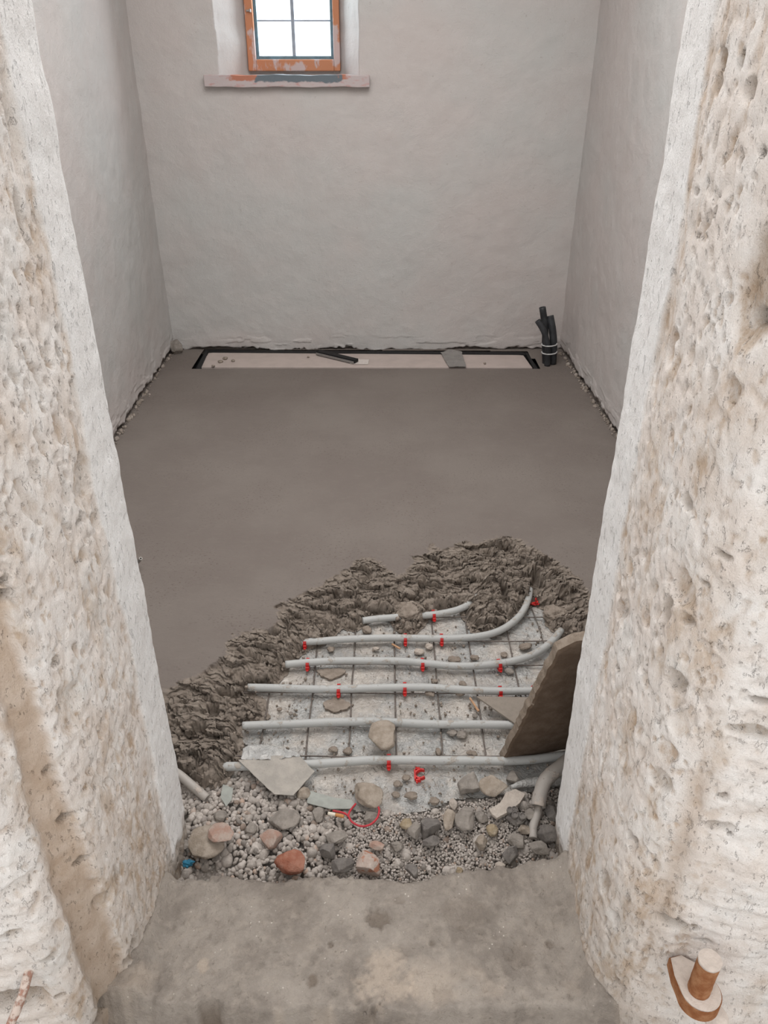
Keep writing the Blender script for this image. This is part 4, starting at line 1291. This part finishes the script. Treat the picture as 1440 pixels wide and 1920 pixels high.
# crumbled clods along the broken screed edge
n = 700
i0 = rs.randint(0, len(low) - 1, n); tq = rs.uniform(0, 1, n)
LO = np.array(low)
cx = LO[i0, 0] * (1 - tq) + LO[i0 + 1, 0] * tq + rs.normal(0, 0.012, n)
cy = LO[i0, 1] * (1 - tq) + LO[i0 + 1, 1] * tq + np.abs(rs.normal(0, 0.010, n)) - 0.004
ok = inside(cx, cy, polyM) & ~inside(cx, cy, polyS)
cx, cy = cx[ok], cy[ok]
dl2 = seg_dist(cx, cy, polyM, True)
zc = -0.062 + 0.048 * sm(0, 0.03, dl2) + rs.uniform(-0.006, 0.006, len(cx))
rad = 0.0016 + 0.0055 * rs.uniform(0, 1, len(cx)) ** 3
V, Ff = stones(cx, cy, zc, rad, 3)
dv = fbm(V[:, 0] / 0.004, V[:, 1] / 0.004, V[:, 2] / 0.004, 2, 160)
dv2 = fbm(V[:, 0] / 0.003 + 5, V[:, 1] / 0.003, V[:, 2] / 0.003, 2, 161)
V = V + np.stack([dv, dv2, dv * dv2 * 2], -1) * 0.0018
tag(mesh_np('mortar_clods', V, Ff, M_MO), 'crumbly clods tumbling down the broken edge of the screed', 'mortar crumbs', kind='stuff')

# ------------------------------------------------------------------ back recess: pink board in a black surround
rp = empty('recess_panel', (U(690, 675, 0)[0], 3.86, 0), 'long pale pink panel set in a black-edged recess along the far wall', 'panel')
r0 = np.array([rp.location.x, 3.86, 0])
M_PINK = m_simple('pale_pink_panel', (0.50, 0.425, 0.39), 0.75, 0.2, var=0.10, scale=12)
M_BLK = m_simple('black_edging', (0.012, 0.012, 0.013), 0.6, 0.3)
plate('panel', [U(376, 688, -.002) - r0, U(998, 689, -.002) - r0, U(980, 664, -.002) - r0, U(392, 659, -.002) - r0], 0.015, M_PINK, None, None, 0.001, 30, parent=rp)
for nm, q in (('edge_strip', ((384, 656), (987, 660), (986, 664), (387, 659.5))), ('edge_strip', ((368, 690), (386, 655), (391, 657), (376, 690))), ('edge_strip', ((984, 660), (988, 660), (1008, 690), (1001, 690)))):
    plate(nm, [U(a, b, 0.003) - r0 for a, b in q[::-1]], 0.03, M_BLK, None, None, 0.0004, 33, parent=rp)
box('recess_base', tuple(np.array([U(690, 675, 0)[0], 3.86, -0.045])), (1.85, 0.42, 0.02), M_BLK)
tag(bpy.data.objects['recess_base'], 'dark hollow base under the pink panel', 'recess', kind='structure')

bb = empty('black_bar', U(632, 668, 0.012), 'black metal bar lying askew across the pink panel', 'bar')
b0 = U(632, 668, 0.012)
a_, c_2 = U(597, 659, 0.012), U(668, 676, 0.012)
dv_ = c_2 - a_
ang = math.atan2(dv_[1], dv_[0])
Rz = Matrix.Rotation(ang, 3, 'Z')
box('profile', (0, 0, 0), (float(np.linalg.norm(dv_)), 0.036, 0.016), M_BLK, bb, 0.002, Rz)
off = Rz @ Vector((0.0, -0.021, -0.004))
box('lip', tuple(off), (float(np.linalg.norm(dv_)) * 0.99, 0.004, 0.012), m_simple('bar_lip_grey', (0.32, 0.31, 0.30), 0.4, 0.5, 0.5), bb, 0.0008, Rz)
plate('paper_label', [U(656, 682, .001), U(690, 683, .001), U(692, 674, .001), U(660, 673, .001)], 0.001, m_simple('white_label', (0.66, 0.60, 0.56), 0.7, 0.2), 'small white label stuck on the pink panel under the bar', 'label', 0.0003, 40)
M_TAPE = m_simple('silver_tape', (0.30, 0.285, 0.27), 0.42, 0.5, 0.15, 0.2, 30, 0.004)
tp = [U(826, 660, .006), U(845, 656, .010), U(866, 661, .008), U(874, 688, .004), U(852, 689, .005), U(842, 688, .005)]
plate('tape_piece', tp[::-1], -0.002, M_TAPE, 'crumpled grey tape stuck across the pink panel', 'tape', 0.004, 41, 0.006)
for i, (px, py, s_, lb) in enumerate(((413, 678, .020, 'mortar crumb at the left end of the pink panel, lowest of three'), (422, 672, .020, 'mortar crumb at the left end of the pink panel, middle of three'), (437, 676, .015, 'mortar crumb at the left end of the pink panel, rightmost of three'), (578, 669, .010, 'tiny crumb on the pink panel left of the bar'), (400, 686, .014, 'crumb on the near edge of the pink panel'), (909, 681, .011, 'tiny crumb on the pink panel right of the grey tape'))):
    o = rock('mortar_lump', U(px, py, 0.003), (s_ * 1.3, s_ * 1.4, s_ * 0.7), 1500 + i, M_MO, 0.3, 3, 6, 0.2)
    tag(o, lb, 'lump')
# rubble at the foot of the walls
n = 520
side = rs.randint(0, 3, n)
t_ = rs.uniform(0, 1, n)
side = np.where(side == 2, rs.randint(0, 2, n), side)
cy = 2.3 + 1.65 * t_
cx = np.where(side == 0, XL(cy) + np.abs(rs.normal(0, 0.010, n)) - 0.004, np.where(side == 1, XR(cy) - np.abs(rs.normal(0, 0.010, n)) + 0.004, -1.1 + 2.0 * t_))
rad = 0.002 + 0.012 * rs.uniform(0, 1, n) ** 4
V, Ff = stones(cx, cy, np.full(n, 0.003), rad)
tag(mesh_np('plaster_rubble', V, Ff, m_rock('rubble', (0.24, 0.20, 0.165), (0.40, 0.35, 0.31), 30)), 'loose plaster rubble along the foot of the room walls', 'rubble', kind='stuff')
o = rock('rock', (XL(3.93) + 0.03, 3.94, 0.03), (0.07, 0.06, 0.09), 1601, RG, 0.5, 4, 10, 0.15)
tag(o, 'rough stone lump in the far left corner of the room', 'rock')

# black conduits in the far right corner
M_CON = m_simple('black_conduit', (0.022, 0.023, 0.025), 0.55, 0.35, var=-1.2, scale=16)
cb = U(1028, 683, 0)
cd = empty('conduit_bundle', cb, 'bundle of black conduits standing in the far right corner', 'conduits')
YC = cb[1]
cq = lambda px, py, y: tuple(W(px, py, y) - cb)
tube('conduit', [cq(1023, 684, YC + .02), cq(1022, 650, YC + .02), cq(1022, 615, YC + .03), cq(1017, 576, YC + .04)], 0.0165, M_CON, cd, sides=18, hollow=0.7)
tube('conduit', [cq(1036, 682, YC + .01), cq(1038, 650, YC + .01), cq(1036, 620, YC + .02), cq(1031, 592, YC + .04)], 0.0185, M_CON, cd, sides=18, hollow=0.7)
tube('conduit', [cq(1026, 686, YC - .02), cq(1027, 655, YC - .02), cq(1021, 624, YC - .015), cq(1008, 601, YC - .005)], 0.0150, M_CON, cd, sides=18, hollow=0.7)
M_TIE = m_simple('white_tie', (0.60, 0.60, 0.59), 0.4, 0.4)
for py in (645, 660):
    c = W(1030, py, YC)
    pts = [tuple(c + np.array([0.037 * math.cos(a), 0.037 * math.sin(a), 0.003 * math.cos(a)]) - cb) for a in np.linspace(0, 2 * math.pi, 17)]
    tube('cable_tie', pts, 0.0032, M_TIE, cd, sides=8, n=2)

# thin tubes standing out of the screed beside the left jamb
M_ALU = m_simple('dull_metal_tube', (0.40, 0.385, 0.36), 0.45, 0.5, 0.4)
a, b = U(254, 1060, 0.0), U(264, 1047, 0.04)
tag(tube('metal_tube', [tuple(a + [-0.02, -0.012, -0.01]), tuple((a + b) / 2), tuple(b)], 0.0048, M_ALU, sides=14, hollow=0.6), 'thin open metal tube sticking out behind the left jamb', 'tube')
a, b = U(243, 1022, 0.0), U(249, 1014, 0.03)
tag(tube('metal_tube', [tuple(a + [-0.02, -0.01, -0.01]), tuple((a + b) / 2), tuple(b)], 0.0040, M_ALU, sides=14, hollow=0.6), 'second thin tube end barely showing behind the left jamb, farther back', 'tube')

# ------------------------------------------------------------------ window
wn = empty('window_1', (0, 0, 0), 'small deep-set window with orange frame and dark casement', 'window', kind='structure')
YF = YB + 0.205
M_OR = m_painted('orange_frame_wood', (0.50, 0.21, 0.11), (0.52, 0.40, 0.38), (0.52, 0.60), 12, (1, 1, 0.6))
M_DK = m_simple('blue_grey_casement', (0.13, 0.22, 0.27), 0.6, 0.3, var=0.3, scale=30)
M_MUN = m_simple('blue_grey_bar', (0.34, 0.38, 0.44), 0.6, 0.3, var=0.2, scale=30)
bm = bmesh.new()
x0, x1, z0, z1 = -0.640, -0.206, 1.288, 1.97
gx0, gx1, gz0, gz1 = -0.602, -0.236, 1.336, 1.91
for c, s in ((((x0 + gx0) / 2, YF + .02, (z0 + z1) / 2), (gx0 - x0, .05, z1 - z0)), (((x1 + gx1) / 2, YF + .02, (z0 + z1) / 2), (x1 - gx1, .05, z1 - z0)),
             (((gx0 + gx1) / 2, YF + .02, (z0 + gz0) / 2), (gx1 - gx0, .05, gz0 - z0)), (((gx0 + gx1) / 2, YF + .02, (z1 + gz1) / 2), (gx1 - gx0, .05, z1 - gz1))):
    box_bm(bm, c, s, 0.004)
from_bm('window_frame', bm, M_OR, wn)
bm = bmesh.new()
cw = 0.014
for c, s in (((gx0 + cw / 2, YF + .035, (gz0 + gz1) / 2), (cw, .03, gz1 - gz0)), ((gx1 - cw / 2, YF + .035, (gz0 + gz1) / 2), (cw, .03, gz1 - gz0)),
             (((gx0 + gx1) / 2, YF + .035, gz0 + cw / 2), (gx1 - gx0 - 2 * cw, .03, cw)), (((gx0 + gx1) / 2, YF + .035, gz1 - cw / 2), (gx1 - gx0 - 2 * cw, .03, cw))):
    box_bm(bm, c, s, 0.002)
from_bm('casement', bm, M_DK, wn)
mx_ = W(550, 60, YF + .035)[0]
for nm, c, s in [('glazing_bar', (mx_, YF + .035, (gz0 + gz1) / 2), (.016, .016, gz1 - gz0 - 2 * cw))] + [('glazing_bar', ((gx0 + gx1) / 2, YF + .042, zz_), (gx1 - gx0 - 2 * cw, .012, .007)) for zz_ in (W(550, 38, YF)[2], W(550, 38, YF)[2] + .165, W(550, 38, YF)[2] + .33)]:
    box(nm, c, s, M_MUN, wn, 0.002)
kg = NT('clear_glass')
tr_ = kg.t.nodes.new('ShaderNodeBsdfTransparent'); gl_ = kg.t.nodes.new('ShaderNodeBsdfGlossy'); ms_ = kg.t.nodes.new('ShaderNodeMixShader')
gl_.inputs['Roughness'].default_value = 0.05
ms_.inputs[0].default_value = 0.06
kg.t.links.new(tr_.outputs[0], ms_.inputs[1]); kg.t.links.new(gl_.outputs[0], ms_.inputs[2]); kg.t.links.new(ms_.outputs[0], kg.out.inputs['Surface'])
box('pane', ((gx0 + gx1) / 2, YF + .046, (gz0 + gz1) / 2), (gx1 - gx0 - cw, .003, gz1 - gz0 - cw), kg.m, wn)
lt = W(466, 20, YF - 0.01)
bm = bmesh.new()
box_bm(bm, tuple(lt), (.022, .010, .008), .002); box_bm(bm, tuple(lt + [0.008, -.008, 0]), (.008, .014, .014), .002)
from_bm('latch', bm, m_simple('latch_metal', (0.35, 0.32, 0.30), 0.4, 0.5, 0.6), wn)
# sill board with worn paint
ks = NT('worn_sill_paint')
sep = ks.t.nodes.new('ShaderNodeSeparateXYZ'); ks.t.links.new(ks.co, sep.inputs[0])
nz = ks.noise(22, 5, 0.6)
xn = ks.math('ADD', sep.outputs['X'], ks.math('MULTIPLY', ks.math('SUBTRACT', nz, 0.5), 0.09))
zn = ks.math('ADD', sep.outputs['Z'], ks.math('MULTIPLY', ks.math('SUBTRACT', nz, 0.5), 0.03))
base_c = ks.mix(ks.ramp(ks.noise(30, 4, 0.6, ks.mapped((1, 1, 3))), 0.5, 0.72), (0.47, 0.405, 0.40), (0.47, 0.27, 0.25))
org = ks.math('MULTIPLY', ks.math('MULTIPLY', ks.ramp(xn, -0.70, -0.68), ks.ramp(xn, -0.185, -0.165, True)), ks.ramp(zn, 1.250, 1.256))
blu = ks.math('MULTIPLY', ks.math('MULTIPLY', ks.ramp(xn, -0.585, -0.57), ks.ramp(xn, -0.20, -0.19, True)), ks.ramp(zn, 1.244, 1.250))
cc = ks.mix(org, base_c, (0.42, 0.17, 0.11)); cc = ks.mix(blu, cc, (0.13, 0.155, 0.175))
ks.bump(nz, 0.002)
M_SILL = ks.done(cc, 0.7, 0.3)
sa_, sb_ = W(381, 141, YB - .035), W(693, 164, YB - .035)
bm = bmesh.new()
box_bm(bm, ((sa_[0] + sb_[0]) / 2, YB + .07, (sa_[2] + sb_[2]) / 2 + 0.001), (sb_[0] - sa_[0], .21, sa_[2] - sb_[2]), 0.003)
bmesh.ops.subdivide_edges(bm, edges=[e for e in bm.edges if e.calc_length() > 0.3], cuts=30)
for v in bm.verts:
    v.co.z += 0.0016 * math.sin(v.co.x * 23) + 0.001 * math.sin(v.co.x * 61)
from_bm('window_sill', bm, M_SILL, wn)

# ------------------------------------------------------------------ rusty iron pins in the front faces
M_RUST = m_rock('rusty_iron', (0.26, 0.10, 0.04), (0.40, 0.20, 0.10), 60, 0.002)
M_WASH = m_simple('limewash_cap', (0.66, 0.58, 0.52), 0.9, 0.2, var=0.12, scale=80, bump=0.0015)
pc = W(1312, 1850, 0.602)
pn = empty('hinge_pintle', pc, 'rusty hinge pintle with a limewashed top on the right jamb', 'hinge pin')
zt = W(1327, 1800, 0.602)[2] - pc[2]
tube('pin', [(0, 0, -.008), (0, 0, zt * 0.5), (0.001, 0, zt - .003)], 0.0150, M_RUST, pn, sides=28, rough=0.0007)
tube('pin_cap', [(0.001, 0, zt - .004), (0.001, 0, zt + .0015)], 0.0153, M_WASH, pn, sides=28, n=2, rough=0.0006)


def plate_ring(nm, pts, z0_, z1_, mat):
    bm = bmesh.new()
    n_ = len(pts)
    lo = [bm.verts.new((p[0], p[1], z0_)) for p in pts]; hi = [bm.verts.new((p[0], p[1], z1_)) for p in pts]
    for k_ in range(n_):
        bm.faces.new((lo[k_], lo[(k_ + 1) % n_], hi[(k_ + 1) % n_], hi[k_]))
    bm.faces.new(hi); bm.faces.new(lo[::-1])
    bmesh.ops.bevel(bm, geom=[e for e in bm.edges if e.calc_length() > 0 and abs(e.verts[0].co.z - e.verts[1].co.z) < 1e-6], offset=0.0018, segments=2, affect='EDGES')
    return from_bm(nm, bm, mat, pn)


R_ = 0.0285
outl = [(0.002 + R_ * math.cos(a), -0.002 + R_ * math.sin(a)) for a in np.linspace(math.radians(-172), math.radians(60), 26)] + [(0.018, 0.032), (-0.008, 0.050), (-0.026, 0.046), (-0.0285, 0.02)]
plate_ring('collar', outl, -0.030, -0.0085, M_RUST)
outl2 = [(0.002 + (R_ - .0015) * math.cos(a), -0.002 + (R_ - .0015) * math.sin(a)) for a in np.linspace(math.radians(-172), math.radians(60), 26)] + [(0.016, 0.032), (-0.008, 0.048), (-0.0245, 0.044), (-0.027, 0.02)]
plate_ring('collar_cap', outl2, -0.009, -0.0065, M_WASH)
q = W(1343, 1912, 0.60)
o = rock('plaster_lump', q, (0.034, 0.04, 0.03), 1701, M_WASH, 0.1, 4, 5, 0.06)
tag(o, 'limewashed rounded stub just under the rusty hinge pintle', 'lump')
a, b = W(46, 1852, 0.600), W(18, 1925, 0.575)
tag(tube('iron_hook', [tuple(a + [0.0, 0.03, 0.012]), tuple(a), tuple((a + b) / 2 + [0.001, 0, 0]), tuple(b)], 0.0062, m_painted('pink_rust_paint', (0.36, 0.20, 0.15), (0.60, 0.50, 0.44), (0.42, 0.55), 70), sides=14, rough=0.001), 'paint-smeared iron hook hanging in the hollow at the lower left', 'hook')
